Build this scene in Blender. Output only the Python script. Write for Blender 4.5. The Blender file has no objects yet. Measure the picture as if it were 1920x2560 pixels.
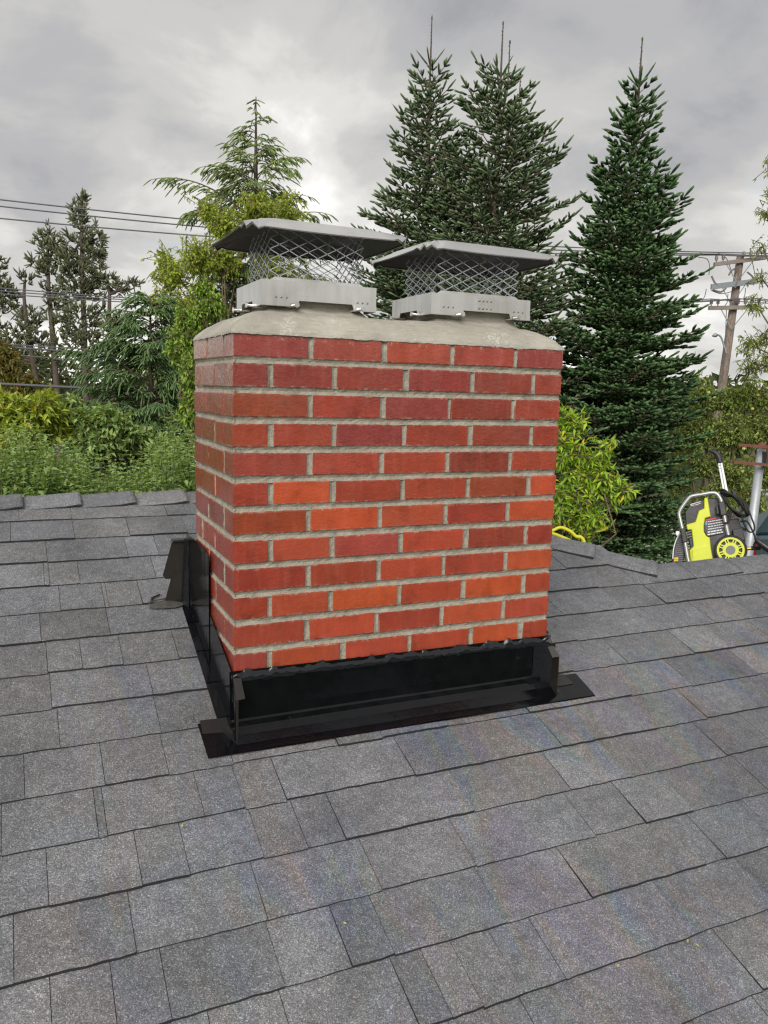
import bpy, bmesh, math, random
import numpy as np
from mathutils import Vector, Matrix

# ------------------------------------------------------------------ camera
CAM = np.array([-0.50001, -2.03519, -0.13422])
RIGHT = np.array([0.91050132, -0.4126699, 0.02628508])
DOWN = np.array([-0.03887637, -0.14871376, -0.98811581])
FWD = np.array([0.4116746, 0.89865887, -0.15144719])
FPX = 2001.411                       # focal length in pixels of the 1920x2560 photograph
scene = bpy.context.scene
cam_data = bpy.data.cameras.new('camera')
cam = bpy.data.objects.new('camera', cam_data)
scene.collection.objects.link(cam)
up = -DOWN
cam.matrix_world = Matrix(((RIGHT[0], up[0], -FWD[0], CAM[0]), (RIGHT[1], up[1], -FWD[1], CAM[1]),
                           (RIGHT[2], up[2], -FWD[2], CAM[2]), (0, 0, 0, 1)))
cam_data.sensor_fit = 'VERTICAL'
cam_data.sensor_height = 36.0
cam_data.lens = 36.0 * FPX / 2560.0
cam_data.clip_start = 0.05
cam_data.clip_end = 3000.0
scene.camera = cam

# ------------------------------------------------------------------ world, sun, exposure
SUN_DIR = Vector((-0.55, -0.72, 0.62)).normalized()      # towards the veiled sun, behind and left of the camera
world = bpy.data.worlds.new('World')
scene.world = world
world.use_nodes = True


def build_world():
    nt = world.node_tree
    nt.nodes.clear()
    N = nt.nodes.new
    L = nt.links.new
    out = N('ShaderNodeOutputWorld')
    bg = N('ShaderNodeBackground')
    bg.inputs['Strength'].default_value = 0.1
    sky = N('ShaderNodeTexSky')
    sky.sky_type = 'NISHITA'
    sky.sun_disc = False
    sky.sun_elevation = math.asin(SUN_DIR.z)
    sky.sun_rotation = math.atan2(SUN_DIR.x, SUN_DIR.y)
    tc = N('ShaderNodeTexCoord')
    sep = N('ShaderNodeSeparateXYZ')
    L(tc.outputs['Generated'], sep.inputs[0])

    def math_(op, a, b=None, clamp=False):
        n = N('ShaderNodeMath')
        n.operation = op
        n.use_clamp = clamp
        for i, v in enumerate((a, b)):
            if v is None:
                continue
            if isinstance(v, (int, float)):
                n.inputs[i].default_value = v
            else:
                L(v, n.inputs[i])
        return n.outputs[0]
    z = math_('MAXIMUM', sep.outputs[2], 0.0)
    den = math_('ADD', z, 0.36)
    comb = N('ShaderNodeCombineXYZ')
    L(math_('DIVIDE', sep.outputs[0], den), comb.inputs[0])
    L(math_('DIVIDE', sep.outputs[1], den), comb.inputs[1])

    def noise(scale, detail, rough, dist, off):
        mp = N('ShaderNodeMapping')
        mp.inputs['Location'].default_value = off
        L(comb.outputs[0], mp.inputs[0])
        n = N('ShaderNodeTexNoise')
        n.inputs['Scale'].default_value = scale
        n.inputs['Detail'].default_value = detail
        n.inputs['Roughness'].default_value = rough
        n.inputs['Distortion'].default_value = dist
        L(mp.outputs[0], n.inputs['Vector'])
        return n.outputs['Fac']

    def ramp(fac, stops):
        r = N('ShaderNodeValToRGB')
        r.color_ramp.interpolation = 'EASE'
        while len(r.color_ramp.elements) < len(stops):
            r.color_ramp.elements.new(0.5)
        for e, (p, c) in zip(r.color_ramp.elements, stops):
            e.position = p
            e.color = (*c, 1)
        L(fac, r.inputs[0])
        return r.outputs[0]
    big = noise(1.0, 3, 0.5, 0.15, (3.1, 1.7, 0))
    fine = noise(3.0, 9, 0.56, 0.25, (0.4, 5.2, 0))
    body = math_('ADD', math_('MULTIPLY', big, 0.5), math_('MULTIPLY', fine, 0.5))
    body = math_('ADD', math_('MULTIPLY', math_('SUBTRACT', body, 0.5), 1.35), 0.49)
    low = math_('SUBTRACT', 1.0, math_('DIVIDE', z, 0.5), True)     # 1 at the horizon, 0 from 30 degrees up
    body = math_('ADD', body, math_('MULTIPLY', math_('MULTIPLY', low, low), 0.17))
    cloud = ramp(body, [(0.31, (1.72, 1.74, 1.86)), (0.44, (2.32, 2.32, 2.38)), (0.54, (2.88, 2.85, 2.78)),
                        (0.63, (3.6, 3.56, 3.44)), (0.77, (5.2, 5.13, 4.95))])
    gapn = noise(1.3, 4, 0.5, 0.2, (7.7, 2.9, 0))
    gap = ramp(math_('ADD', gapn, math_('MULTIPLY', low, 0.05)), [(0.66, (0, 0, 0)), (0.80, (0.7, 0.7, 0.7))])
    mix = N('ShaderNodeMix')
    mix.data_type = 'RGBA'
    sep2 = N('ShaderNodeSeparateColor')
    L(gap, sep2.inputs[0])
    L(sep2.outputs[0], mix.inputs['Factor'])
    L(cloud, mix.inputs['A'])
    sk = N('ShaderNodeMix')          # thin veil over the blue gaps
    sk.data_type = 'RGBA'
    sk.inputs['Factor'].default_value = 0.6
    L(sky.outputs[0], sk.inputs['A'])
    sk.inputs['B'].default_value = (4.0, 4.5, 5.3, 1)
    L(sk.outputs['Result'], mix.inputs['B'])
    L(mix.outputs['Result'], bg.inputs['Color'])
    L(bg.outputs[0], out.inputs[0])


build_world()
sun_data = bpy.data.lights.new('sun', 'SUN')
sun_data.energy = 1.5
sun_data.angle = math.radians(40)
sun_data.color = (1.0, 0.965, 0.91)
sun = bpy.data.objects.new('sun', sun_data)
scene.collection.objects.link(sun)
sun.rotation_euler = SUN_DIR.to_track_quat('Z', 'Y').to_euler()
sun.location = (-4, -4, 6)
scene.view_settings.view_transform = 'Standard'
scene.view_settings.look = 'None'
scene.view_settings.exposure = 1.1
scene.view_settings.gamma = 1.0
scene.view_settings.use_curve_mapping = False
scene.render.engine = 'CYCLES'
scene.cycles.max_bounces = 6
scene.cycles.transparent_max_bounces = 6
scene.cycles.use_denoising = True
scene.cycles.filter_width = 1.3

# ------------------------------------------------------------------ helpers
COL = scene.collection
rng = random.Random(7)
nrs = np.random.RandomState(11)


def ray(px, py):
    return RIGHT * ((px - 960) / FPX) + DOWN * ((py - 1280) / FPX) + FWD


def at(px, py, depth):
    """world point seen at photo pixel (px, py), depth metres along the view axis"""
    return CAM + ray(px, py) * depth


class MB:
    """collects polygons, builds ONE mesh object"""

    def __init__(self):
        self.v, self.f, self.m = [], [], []

    def add(self, verts, faces, mat=0):
        o = len(self.v)
        self.v.extend([tuple(map(float, p)) for p in verts])
        self.f.extend([tuple(i + o for i in f) for f in faces])
        self.m.extend([mat] * len(faces))
        return self

    def box(self, x0, x1, y0, y1, z0, z1, M=None, mat=0):
        vs = [(x, y, z) for z in (z0, z1) for y in (y0, y1) for x in (x0, x1)]
        if M is not None:
            vs = [tuple(M @ Vector(p)) for p in vs]
        return self.add(vs, [(0, 2, 3, 1), (4, 5, 7, 6), (0, 1, 5, 4), (2, 6, 7, 3), (0, 4, 6, 2), (1, 3, 7, 5)], mat)

    def tube(self, pts, r, n=8, mat=0, cap=True):
        pts = [np.array(p, float) for p in pts]
        rs = r if isinstance(r, (list, tuple, np.ndarray)) else [r] * len(pts)
        o = []
        prev = None
        for i, p in enumerate(pts):
            t = pts[min(i + 1, len(pts) - 1)] - pts[max(i - 1, 0)]
            t = t / (np.linalg.norm(t) + 1e-12)
            a = np.array([0, 0, 1.0]) if prev is None else prev
            if abs(a @ t) > 0.95:
                a = np.array([1.0, 0, 0])
            a = a - (a @ t) * t
            a /= np.linalg.norm(a)
            prev = a
            b = np.cross(t, a)
            for k in range(n):
                th = 2 * math.pi * k / n
                o.append(p + (a * math.cos(th) + b * math.sin(th)) * rs[i])
        f = []
        for i in range(len(pts) - 1):
            for k in range(n):
                f.append((i * n + k, i * n + (k + 1) % n, (i + 1) * n + (k + 1) % n, (i + 1) * n + k))
        if cap:
            f.append(tuple(range(n - 1, -1, -1)))
            f.append(tuple((len(pts) - 1) * n + k for k in range(n)))
        return self.add(o, f, mat)

    def prism(self, poly, frame, d0, d1, mat=0):
        """poly: 2D points (u, v); frame: function (u, v, d) -> point; d0 back, d1 front"""
        n = len(poly)
        vs = [frame(u, v, d0) for u, v in poly] + [frame(u, v, d1) for u, v in poly]
        fs = [tuple(range(n - 1, -1, -1)), tuple(range(n, 2 * n))]
        fs += [(i, (i + 1) % n, n + (i + 1) % n, n + i) for i in range(n)]
        return self.add(vs, fs, mat)

    def strip(self, A, B, mat=0):
        """quads between two polylines of equal length"""
        n = len(A)
        return self.add(list(A) + list(B), [(i, i + 1, n + i + 1, n + i) for i in range(n - 1)], mat)

    def build(self, name, mats, parent=None, smooth=False, fix=True):
        me = bpy.data.meshes.new(name)
        me.from_pydata(self.v, [], self.f)
        if not isinstance(mats, (list, tuple)):
            mats = [mats]
        for m in mats:
            me.materials.append(m)
        me.polygons.foreach_set('material_index', self.m)
        if smooth:
            me.polygons.foreach_set('use_smooth', [True] * len(me.polygons))
        if fix:
            bm = bmesh.new()
            bm.from_mesh(me)
            bmesh.ops.recalc_face_normals(bm, faces=bm.faces)
            bm.to_mesh(me)
            bm.free()
        me.update()
        o = bpy.data.objects.new(name, me)
        COL.objects.link(o)
        if parent is not None:
            o.parent = parent
        return o


def np_mesh(name, V, F, mat, parent=None, attrs=None, smooth=False):
    """fast mesh from numpy arrays; F is (n, k) or a list of such"""
    V = np.ascontiguousarray(V, dtype=np.float32)
    Fs = F if isinstance(F, list) else [F]
    me = bpy.data.meshes.new(name)
    me.vertices.add(len(V))
    me.vertices.foreach_set('co', V.ravel())
    loops = np.concatenate([f.ravel() for f in Fs]).astype(np.int32)
    sizes = np.concatenate([np.full(len(f), f.shape[1], dtype=np.int32) for f in Fs])
    starts = np.concatenate([[0], np.cumsum(sizes)[:-1]]).astype(np.int32)
    me.loops.add(len(loops))
    me.loops.foreach_set('vertex_index', loops)
    me.polygons.add(len(sizes))
    me.polygons.foreach_set('loop_start', starts)
    if smooth:
        me.polygons.foreach_set('use_smooth', np.ones(len(sizes), dtype=bool))
    me.materials.append(mat)
    for k, arr in (attrs or {}).items():
        a = me.attributes.new(k, 'FLOAT', 'POINT')
        a.data.foreach_set('value', np.ascontiguousarray(arr, dtype=np.float32))
    me.update(calc_edges=True)
    me.validate()
    o = bpy.data.objects.new(name, me)
    COL.objects.link(o)
    if parent is not None:
        o.parent = parent
    return o


def tag(o, label, cat, group=None):
    o['label'] = label
    o['category'] = cat
    if group:
        o['group'] = group
    return o


def thing(name, label, cat, group=None):
    o = bpy.data.objects.new(name, None)
    o.empty_display_size = 0.1
    COL.objects.link(o)
    return tag(o, label, cat, group)


def place(root, loc):
    """put the Empty at the thing's base while its parts stay where they are"""
    root.location = loc
    inv = Matrix.Translation(-Vector(loc))
    for c in root.children:
        c.matrix_parent_inverse = inv


# ------------------------------------------------------------------ materials
class NT:
    def __init__(self, name):
        self.mat = bpy.data.materials.new(name)
        self.mat.use_nodes = True
        self.nt = self.mat.node_tree
        self.nt.nodes.clear()
        self.out = self.n('ShaderNodeOutputMaterial')
        self.p = self.n('ShaderNodeBsdfPrincipled')
        self.l(self.p.outputs[0], self.out.inputs[0])

    def n(self, t):
        return self.nt.nodes.new(t)

    def l(self, a, b):
        self.nt.links.new(a, b)

    def put(self, sock, v):
        if isinstance(v, (int, float)):
            sock.default_value = v
        elif isinstance(v, tuple):
            sock.default_value = v if len(v) == len(sock.default_value) else (*v, 1)
        else:
            self.l(v, sock)

    def pos(self):
        return self.n('ShaderNodeNewGeometry').outputs['Position']

    def obj(self):
        return self.n('ShaderNodeTexCoord').outputs['Object']

    def mapping(self, v, scale=(1, 1, 1), loc=(0, 0, 0)):
        m = self.n('ShaderNodeMapping')
        m.inputs['Scale'].default_value = scale
        m.inputs['Location'].default_value = loc
        self.l(v, m.inputs[0])
        return m.outputs[0]

    def noise(self, v, scale, detail=3, rough=0.5, dist=0.0, color=False):
        n = self.n('ShaderNodeTexNoise')
        n.inputs['Scale'].default_value = scale
        n.inputs['Detail'].default_value = detail
        n.inputs['Roughness'].default_value = rough
        n.inputs['Distortion'].default_value = dist
        self.l(v, n.inputs['Vector'])
        return n.outputs['Color' if color else 'Fac']

    def voronoi(self, v, scale, out='Color'):
        n = self.n('ShaderNodeTexVoronoi')
        n.inputs['Scale'].default_value = scale
        self.l(v, n.inputs['Vector'])
        return n.outputs[out]

    def ramp(self, f, stops, interp='LINEAR'):
        r = self.n('ShaderNodeValToRGB')
        r.color_ramp.interpolation = interp
        while len(r.color_ramp.elements) < len(stops):
            r.color_ramp.elements.new(0.5)
        for e, (p, c) in zip(r.color_ramp.elements, stops):
            e.position = p
            e.color = (c, c, c, 1) if isinstance(c, (int, float)) else (*c, 1)
        self.l(f, r.inputs[0])
        return r.outputs[0]

    def math(self, op, a, b=0.0, clamp=False):
        n = self.n('ShaderNodeMath')
        n.operation = op
        n.use_clamp = clamp
        self.put(n.inputs[0], a)
        self.put(n.inputs[1], b)
        return n.outputs[0]

    def mix(self, f, a, b, mode='MIX'):
        n = self.n('ShaderNodeMix')
        n.data_type = 'RGBA'
        n.blend_type = mode
        self.put(n.inputs['Factor'], f)
        self.put(n.inputs['A'], a)
        self.put(n.inputs['B'], b)
        return n.outputs['Result']

    def sepxyz(self, v):
        s = self.n('ShaderNodeSeparateXYZ')
        self.l(v, s.inputs[0])
        return s.outputs

    def bump(self, h, strength=0.5, dist=0.01, normal=None):
        b = self.n('ShaderNodeBump')
        b.inputs['Strength'].default_value = strength
        b.inputs['Distance'].default_value = dist
        self.l(h, b.inputs['Height'])
        if normal is not None:
            self.l(normal, b.inputs['Normal'])
        self.l(b.outputs[0], self.p.inputs['Normal'])
        return b.outputs[0]

    def attr(self, name):
        a = self.n('ShaderNodeAttribute')
        a.attribute_name = name
        return a.outputs['Fac']

    def objcolor(self):
        return self.n('ShaderNodeObjectInfo').outputs['Color']

    def objrand(self):
        return self.n('ShaderNodeObjectInfo').outputs['Random']

    def set(self, **k):
        names = {'base': 'Base Color', 'rough': 'Roughness', 'metal': 'Metallic', 'spec': 'Specular IOR Level',
                 'coat': 'Coat Weight', 'coatr': 'Coat Roughness', 'sub': 'Subsurface Weight', 'trans': 'Transmission Weight'}
        for a, v in k.items():
            self.put(self.p.inputs[names[a]], v)
        return self


def simple(name, base, rough=0.6, metal=0.0, var=0.15, scale=8.0, bump=0.0, bscale=60.0, coat=0.0):
    """a plain painted / metal / plastic surface with a little mottling and relief"""
    t = NT(name)
    P = t.obj()
    a = tuple(c * (1 - var) for c in base)
    b = tuple(min(1, c * (1 + var)) for c in base)
    t.set(base=t.mix(t.noise(P, scale, 4, 0.6), a, b), metal=metal, coat=coat)
    t.set(rough=t.ramp(t.noise(P, scale * 1.7, 3), [(0.3, max(0.02, rough - 0.08)), (0.7, min(1, rough + 0.08))]))
    if bump:
        t.bump(t.noise(P, bscale, 3), bump, 0.004)
    return t.mat


def shingle_material():
    t = NT('asphalt_shingle')
    P = t.pos()
    xyz = t.sepxyz(P)
    gran = t.voronoi(P, 560.0)
    g = t.n('ShaderNodeSeparateColor')
    t.l(gran, g.inputs[0])
    speck = t.ramp(g.outputs[0], [(0.0, 0.090), (0.25, 0.120), (0.5, 0.158), (0.78, 0.202), (0.93, 0.27), (1.0, 0.42)])
    mott = t.ramp(t.noise(P, 38, 4, 0.65), [(0.3, 0.80), (0.7, 1.18)])
    patch = t.ramp(t.noise(P, 4.5, 5, 0.62), [(0.3, 0.76), (0.7, 1.20)])
    base = t.mix(1.0, speck, mott, 'MULTIPLY')
    base = t.mix(1.0, base, patch, 'MULTIPLY')
    base = t.mix(1.0, base, t.objcolor(), 'MULTIPLY')
    # rainbow sheen of sealer run-off: streaks that follow the slope, in drifting patches
    sv = t.mapping(P, (3.1, 0.75, 0.0), (0.3, 0.2, 0))
    streak = t.noise(sv, 1.35, 4, 0.62, 0.7)
    hue = t.ramp(streak, [(0.30, (1.02, 1.0, 0.97)), (0.38, (1.17, 0.98, 0.88)), (0.44, (0.99, 0.94, 1.09)), (0.49, (0.80, 0.91, 1.17)),
                          (0.53, (0.92, 1.07, 1.02)), (0.57, (1.18, 1.02, 0.90)), (0.63, (0.99, 0.93, 1.10)), (0.72, (1.0, 1.0, 1.0))])
    blob = t.ramp(t.noise(t.mapping(P, (1.0, 0.75, 0.0), (2.2, 0.6, 0)), 3.0, 3, 0.55), [(0.43, 0.0), (0.60, 1.0)])
    down = t.math('MULTIPLY', t.ramp(xyz[1], [(0.0, 1.0), (0.28, 0.75), (0.42, 0.0)]), 0.9)   # only below the chimney
    side = t.ramp(t.math('ADD', xyz[0], 0.62), [(0.0, 0.0), (0.3, 0.55), (1.0, 1.0)])
    m = t.math('MULTIPLY', t.math('MULTIPLY', blob, down), side)
    base = t.mix(m, base, t.mix(1.0, base, hue, 'MULTIPLY'))
    t.set(base=base, rough=0.82, spec=0.35)
    h = t.math('ADD', t.math('MULTIPLY', g.outputs[1], 0.5), t.math('MULTIPLY', t.noise(P, 130, 3, 0.6), 1.0))
    t.bump(h, 0.9, 0.004)
    return t.mat


def brick_material():
    t = NT('sealed_brick')
    P = t.pos()
    O = t.obj()
    xyz = t.sepxyz(P)
    c = t.objcolor()
    v = t.ramp(t.noise(P, 14, 5, 0.6, 0.4), [(0.26, 0.68), (0.45, 0.98), (0.56, 1.04), (0.76, 1.30)])
    base = t.mix(1.0, c, v, 'MULTIPLY')
    runs = t.noise(t.mapping(P, (60, 60, 7)), 1.0, 4, 0.6, 0.3)
    base = t.mix(t.ramp(runs, [(0.52, 0.0), (0.75, 0.16)]), base, (0.50, 0.17, 0.12))
    pits = t.ramp(t.noise(P, 260, 2, 0.5), [(0.20, 0.45), (0.32, 1.0)])
    base = t.mix(1.0, base, pits, 'MULTIPLY')
    # mortar haze left on the faces: a band under the crown, stronger on the left side, and thin smears at brick edges
    topband = t.ramp(t.math('MULTIPLY', xyz[2], -1.0), [(0.0, 1.0), (0.06, 1.0), (0.075, 0.75), (0.14, 0.55), (0.165, 0.10), (0.25, 0.0)])
    leftface = t.ramp(t.math('ADD', xyz[0], 0.02), [(0.0, 1.0), (0.019, 1.0), (0.022, 0.0)])
    haze_n = t.ramp(t.noise(t.mapping(P, (1, 1, 0.45)), 170, 4, 0.7), [(0.42, 0.0), (0.56, 1.0)])
    front_n = t.ramp(t.noise(P, 45, 5, 0.75), [(0.55, 0.0), (0.66, 1.0)])
    side_n = t.ramp(t.noise(P, 9, 3, 0.5), [(0.30, 0.45), (0.55, 1.0)])
    hz = t.math('ADD', t.math('MULTIPLY', t.math('MULTIPLY', leftface, topband), t.math('MULTIPLY', haze_n, side_n)),
                t.math('MULTIPLY', t.math('MULTIPLY', front_n, haze_n), t.ramp(t.math('MULTIPLY', xyz[2], -1.0), [(0.0, 0.8), (0.014, 0.5), (0.03, 0.02)])), True)
    base = t.mix(t.math('MULTIPLY', hz, 0.8), base, (0.60, 0.54, 0.42))
    oz = t.math('ABSOLUTE', t.sepxyz(O)[2])
    smear = t.math('MULTIPLY', t.ramp(oz, [(0.0, 0.0), (0.0255, 0.0), (0.0300, 1.0)]), t.ramp(t.noise(P, 55, 4, 0.7), [(0.50, 0.0), (0.64, 0.75)]))
    base = t.mix(smear, base, (0.46, 0.40, 0.31))
    t.set(base=base, rough=t.ramp(t.noise(P, 22, 4, 0.6), [(0.3, 0.16), (0.7, 0.40)]), spec=0.5, coatr=0.08)
    t.set(coat=t.ramp(t.noise(t.mapping(P, (14, 14, 5)), 1.0, 3, 0.6, 0.6), [(0.38, 0.05), (0.62, 0.75)]))
    h = t.math('ADD', t.noise(P, 210, 4, 0.6), t.math('MULTIPLY', t.noise(t.mapping(P, (1, 1, 1.5)), 60, 3, 0.6), 1.4))
    b = t.bump(h, 0.30, 0.003)
    t.l(b, t.p.inputs['Coat Normal'])
    return t.mat


def mortar_material(name, base, sc=1.0):
    t = NT(name)
    P = t.pos()
    n1 = t.noise(P, 26 * sc, 5, 0.65)
    n2 = t.noise(P, 240 * sc, 3, 0.6)
    col = t.ramp(t.math('ADD', t.math('MULTIPLY', n1, 0.6), t.math('MULTIPLY', n2, 0.4)),
                 [(0.32, tuple(c * 0.55 for c in base)), (0.5, base), (0.68, tuple(min(1, c * 1.35) for c in base))])
    t.set(base=col, rough=0.9, spec=0.25)
    t.bump(t.math('ADD', t.math('MULTIPLY', n1, 0.8), n2), 0.8, 0.004)
    return t.mat


def crown_material():
    t = NT('crown_cement')
    P = t.pos()
    xyz = t.sepxyz(P)
    n1 = t.noise(P, 6, 5, 0.6, 0.3)
    brush = t.noise(t.mapping(P, (6, 40, 40)), 4.0, 4, 0.65, 0.4)
    n2 = t.noise(P, 210, 3, 0.6)
    f = t.math('ADD', t.math('MULTIPLY', n1, 0.5), t.math('ADD', t.math('MULTIPLY', brush, 0.3), t.math('MULTIPLY', n2, 0.2)))
    col = t.ramp(f, [(0.33, (0.27, 0.25, 0.205)), (0.5, (0.385, 0.362, 0.305)), (0.66, (0.52, 0.495, 0.43))])
    white = t.math('MULTIPLY', t.ramp(t.noise(P, 11, 4, 0.6), [(0.56, 0.0), (0.72, 1.0)]), t.ramp(t.noise(P, 120, 3), [(0.45, 0.0), (0.6, 0.7)]))
    col = t.mix(white, col, (0.72, 0.71, 0.68))
    t.set(base=col, rough=0.85, spec=0.3)
    t.bump(t.math('ADD', brush, t.math('MULTIPLY', n2, 0.5)), 0.6, 0.005)
    return t.mat


def steel_material():
    t = NT('stainless_steel')
    O = t.pos()
    n = t.noise(O, 5, 3, 0.55, 0.8)
    drip = t.noise(t.mapping(O, (40, 40, 3)), 1.0, 3, 0.5, 0.2)
    f = t.math('ADD', t.math('MULTIPLY', n, 0.65), t.math('MULTIPLY', drip, 0.35))
    t.set(base=t.ramp(f, [(0.30, (0.50, 0.475, 0.42)), (0.48, (0.70, 0.685, 0.65)), (0.68, (0.86, 0.855, 0.83))]), metal=0.95,
          rough=t.ramp(n, [(0.3, 0.24), (0.7, 0.36)]))
    t.bump(t.noise(O, 6, 1), 0.06, 0.02)
    return t.mat


def black_metal_material():
    t = NT('black_flashing')
    P = t.pos()
    col = t.ramp(t.noise(P, 20, 4, 0.6), [(0.3, (0.0015, 0.002, 0.0032)), (0.7, (0.004, 0.0042, 0.0055))])
    dust = t.math('MULTIPLY', t.ramp(t.noise(P, 420, 2, 0.6), [(0.73, 0.0), (0.77, 1.0)]), t.ramp(t.noise(P, 6, 2), [(0.45, 0.0), (0.65, 0.8)]))
    scuff = t.math('MULTIPLY', t.ramp(t.noise(P, 9, 2, 0.5), [(0.72, 0.0), (0.78, 1.0)]), t.ramp(t.noise(t.mapping(P, (30, 90, 30)), 3, 4, 0.7), [(0.5, 0.0), (0.62, 1.0)]))
    col = t.mix(t.math('MULTIPLY', t.math('ADD', dust, scuff, True), 0.55), col, (0.33, 0.33, 0.33))
    t.set(base=col, rough=t.ramp(t.noise(P, 12, 4, 0.6), [(0.3, 0.05), (0.7, 0.18)]), spec=0.33)
    t.bump(t.noise(t.mapping(P, (1, 1, 0.35)), 45, 4, 0.6), 0.22, 0.004)
    return t.mat


def foliage_material(name, dark, light, extra=None, transl=0.35, rough=0.55):
    """leaf colour from the per-leaf attribute 'tint'"""
    t = NT(name)
    a = t.attr('tint')
    stops = [(0.0, dark), (0.8, light)]
    if extra:
        stops += [(0.93, light), (0.97, extra)]
    col = t.ramp(a, stops)
    t.set(base=col, rough=rough, spec=0.35)
    tr = t.n('ShaderNodeBsdfTranslucent')
    t.l(t.mix(1.0, col, (1.25, 1.15, 0.55), 'MULTIPLY'), tr.inputs[0])
    ms = t.n('ShaderNodeMixShader')
    ms.inputs[0].default_value = transl
    t.l(t.p.outputs[0], ms.inputs[1])
    t.l(tr.outputs[0], ms.inputs[2])
    t.l(ms.outputs[0], t.out.inputs[0])
    return t.mat


def bark_material(name, base):
    t = NT(name)
    P = t.pos()
    n = t.noise(t.mapping(P, (6, 6, 1.2)), 3, 5, 0.7, 0.5)
    t.set(base=t.ramp(n, [(0.3, tuple(c * 0.5 for c in base)), (0.7, tuple(c * 1.4 for c in base))]), rough=0.9)
    t.bump(n, 0.7, 0.03)
    return t.mat


M_SHINGLE = shingle_material()
M_SEDGE = simple('shingle_cut_edge', (0.022, 0.022, 0.023), 0.8, bump=0.3)
M_BRICK = brick_material()
M_MORTAR = mortar_material('mortar', (0.325, 0.297, 0.238))
M_CROWN = crown_material()
M_STEEL = steel_material()
M_MESH = simple('mesh_steel', (0.66, 0.68, 0.72), 0.30, 0.8)
M_BLACK = black_metal_material()
M_BROWN = simple('brown_black_flashing', (0.017, 0.0135, 0.011), 0.45, 0.0, bump=0.1)
M_SEAL = simple('black_sealant', (0.008, 0.009, 0.011), 0.14, bump=0.7, bscale=70)
M_CLEAR = simple('clear_sealant', (0.06, 0.058, 0.052), 0.2, var=0.6, scale=30, bump=0.5)
M_DECK = simple('roof_deck_board', (0.05, 0.05, 0.05), 0.9)
M_WALL = simple('house_siding', (0.45, 0.44, 0.41), 0.8)
M_CLAY = simple('clay_flue', (0.36, 0.30, 0.24), 0.85, bump=0.3)
M_BARK = bark_material('bark_grey_brown', (0.11, 0.085, 0.065))
M_PINEBARK = bark_material('bark_pine', (0.10, 0.075, 0.06))
M_TWIG = bark_material('twig_bark', (0.16, 0.115, 0.08))


def sep_mat(name, c, rough=0.5, metal=0.0, **k):
    return simple(name, c, rough, metal, **k)


# ------------------------------------------------------------------ ground
GROUND_Z = -3.7


def ground_material():
    t = NT('lawn_ground')
    P = t.pos()
    n = t.noise(P, 0.5, 5, 0.6)
    n2 = t.noise(P, 14, 4, 0.7)
    t.set(base=t.ramp(t.math('ADD', t.math('MULTIPLY', n, 0.5), t.math('MULTIPLY', n2, 0.5)),
                      [(0.3, (0.018, 0.026, 0.010)), (0.5, (0.04, 0.06, 0.02)), (0.7, (0.075, 0.085, 0.035))]), rough=0.95)
    t.bump(n2, 0.8, 0.05)
    return t.mat


g = MB()
NG = 24
xs = np.sinh(np.linspace(-5, 5, NG)) / math.sinh(5) * 1500
V = [(x, y, GROUND_Z + (0.0 if abs(x) + abs(y) < 60 else 0.4 * math.sin(x * .01) * math.cos(y * .012))) for y in xs for x in xs]
g.add(V, [(j * NG + i, j * NG + i + 1, (j + 1) * NG + i + 1, (j + 1) * NG + i) for j in range(NG - 1) for i in range(NG - 1)])
go = g.build('ground', ground_material(), smooth=True)
go['kind'] = 'structure'
d = MB()
c = at(1600, 1400, 15)
d.box(c[0] - 6, c[0] + 9, c[1] - 1.5, c[1] + 5.5, GROUND_Z - 0.1, GROUND_Z + 0.02)
do = d.build('driveway', mortar_material('driveway_concrete', (0.46, 0.46, 0.45), 0.1))
do['kind'] = 'structure'

# ------------------------------------------------------------------ house roof
RZ0, RM = -1.071, 0.3481             # roof plane Z = RZ0 + RM * Y
CY0, CE = 1.189, 0.1437              # lower edge of course k at Y = CY0 - CE * k
RIDGE_Y, WING_Y = 1.385, 0.59
roofz = lambda y: RZ0 + RM * y
RIDGE_Z, WING_Z = roofz(RIDGE_Y), roofz(WING_Y)
HIP_TOP, HIP_BOT = (1.0, RIDGE_Y), (2.0, WING_Y)
EM = (RIDGE_Z - WING_Z) / (HIP_BOT[0] - HIP_TOP[0])
ANG = math.atan(RM)
house = thing('house', 'house with grey laminated asphalt shingle roof that carries the brick chimney', 'house')
XL, XR, YF, YB = -3.2, 8.0, -2.95, 5.0
dk = MB()
LOW = -0.012
dz = lambda p, z: (p[0], p[1], z + LOW)
pf = [(XL, YF), (XR, YF), (XR, WING_Y), HIP_BOT, HIP_TOP, (XL, RIDGE_Y)]
dk.add([dz(p, roofz(p[1])) for p in pf], [(0, 1, 2, 3, 4, 5)])
dk.add([dz(p, 2 * RIDGE_Z - roofz(p[1])) for p in [(XL, RIDGE_Y), HIP_TOP, (HIP_TOP[0] + 0.0, YB), (XL, YB)]], [(0, 1, 2, 3)])
val = lambda y: HIP_BOT[0] + (RM / EM) * (y - WING_Y)
ez = lambda x: RIDGE_Z - EM * (x - HIP_TOP[0])
wz = lambda y: WING_Z - RM * (y - WING_Y)
dk.add([dz((1.0, RIDGE_Y), RIDGE_Z), dz(HIP_BOT, WING_Z), dz((val(YB - .4), YB - .4), wz(YB - .4)), dz((1.0, YB - .4), RIDGE_Z - RM * 0.2)], [(0, 1, 2), (0, 2, 3)])
dk.add([dz(p, wz(p[1])) for p in [HIP_BOT, (XR, WING_Y), (XR, YB - .4), (val(YB - .4), YB - .4)]], [(0, 1, 2, 3)])
dk.build('roof_deck', [M_SHINGLE], house, fix=False)
wl = MB()
wl.box(XL + .4, XR - .4, YF + .5, YB - .9, GROUND_Z, -2.2)
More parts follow.
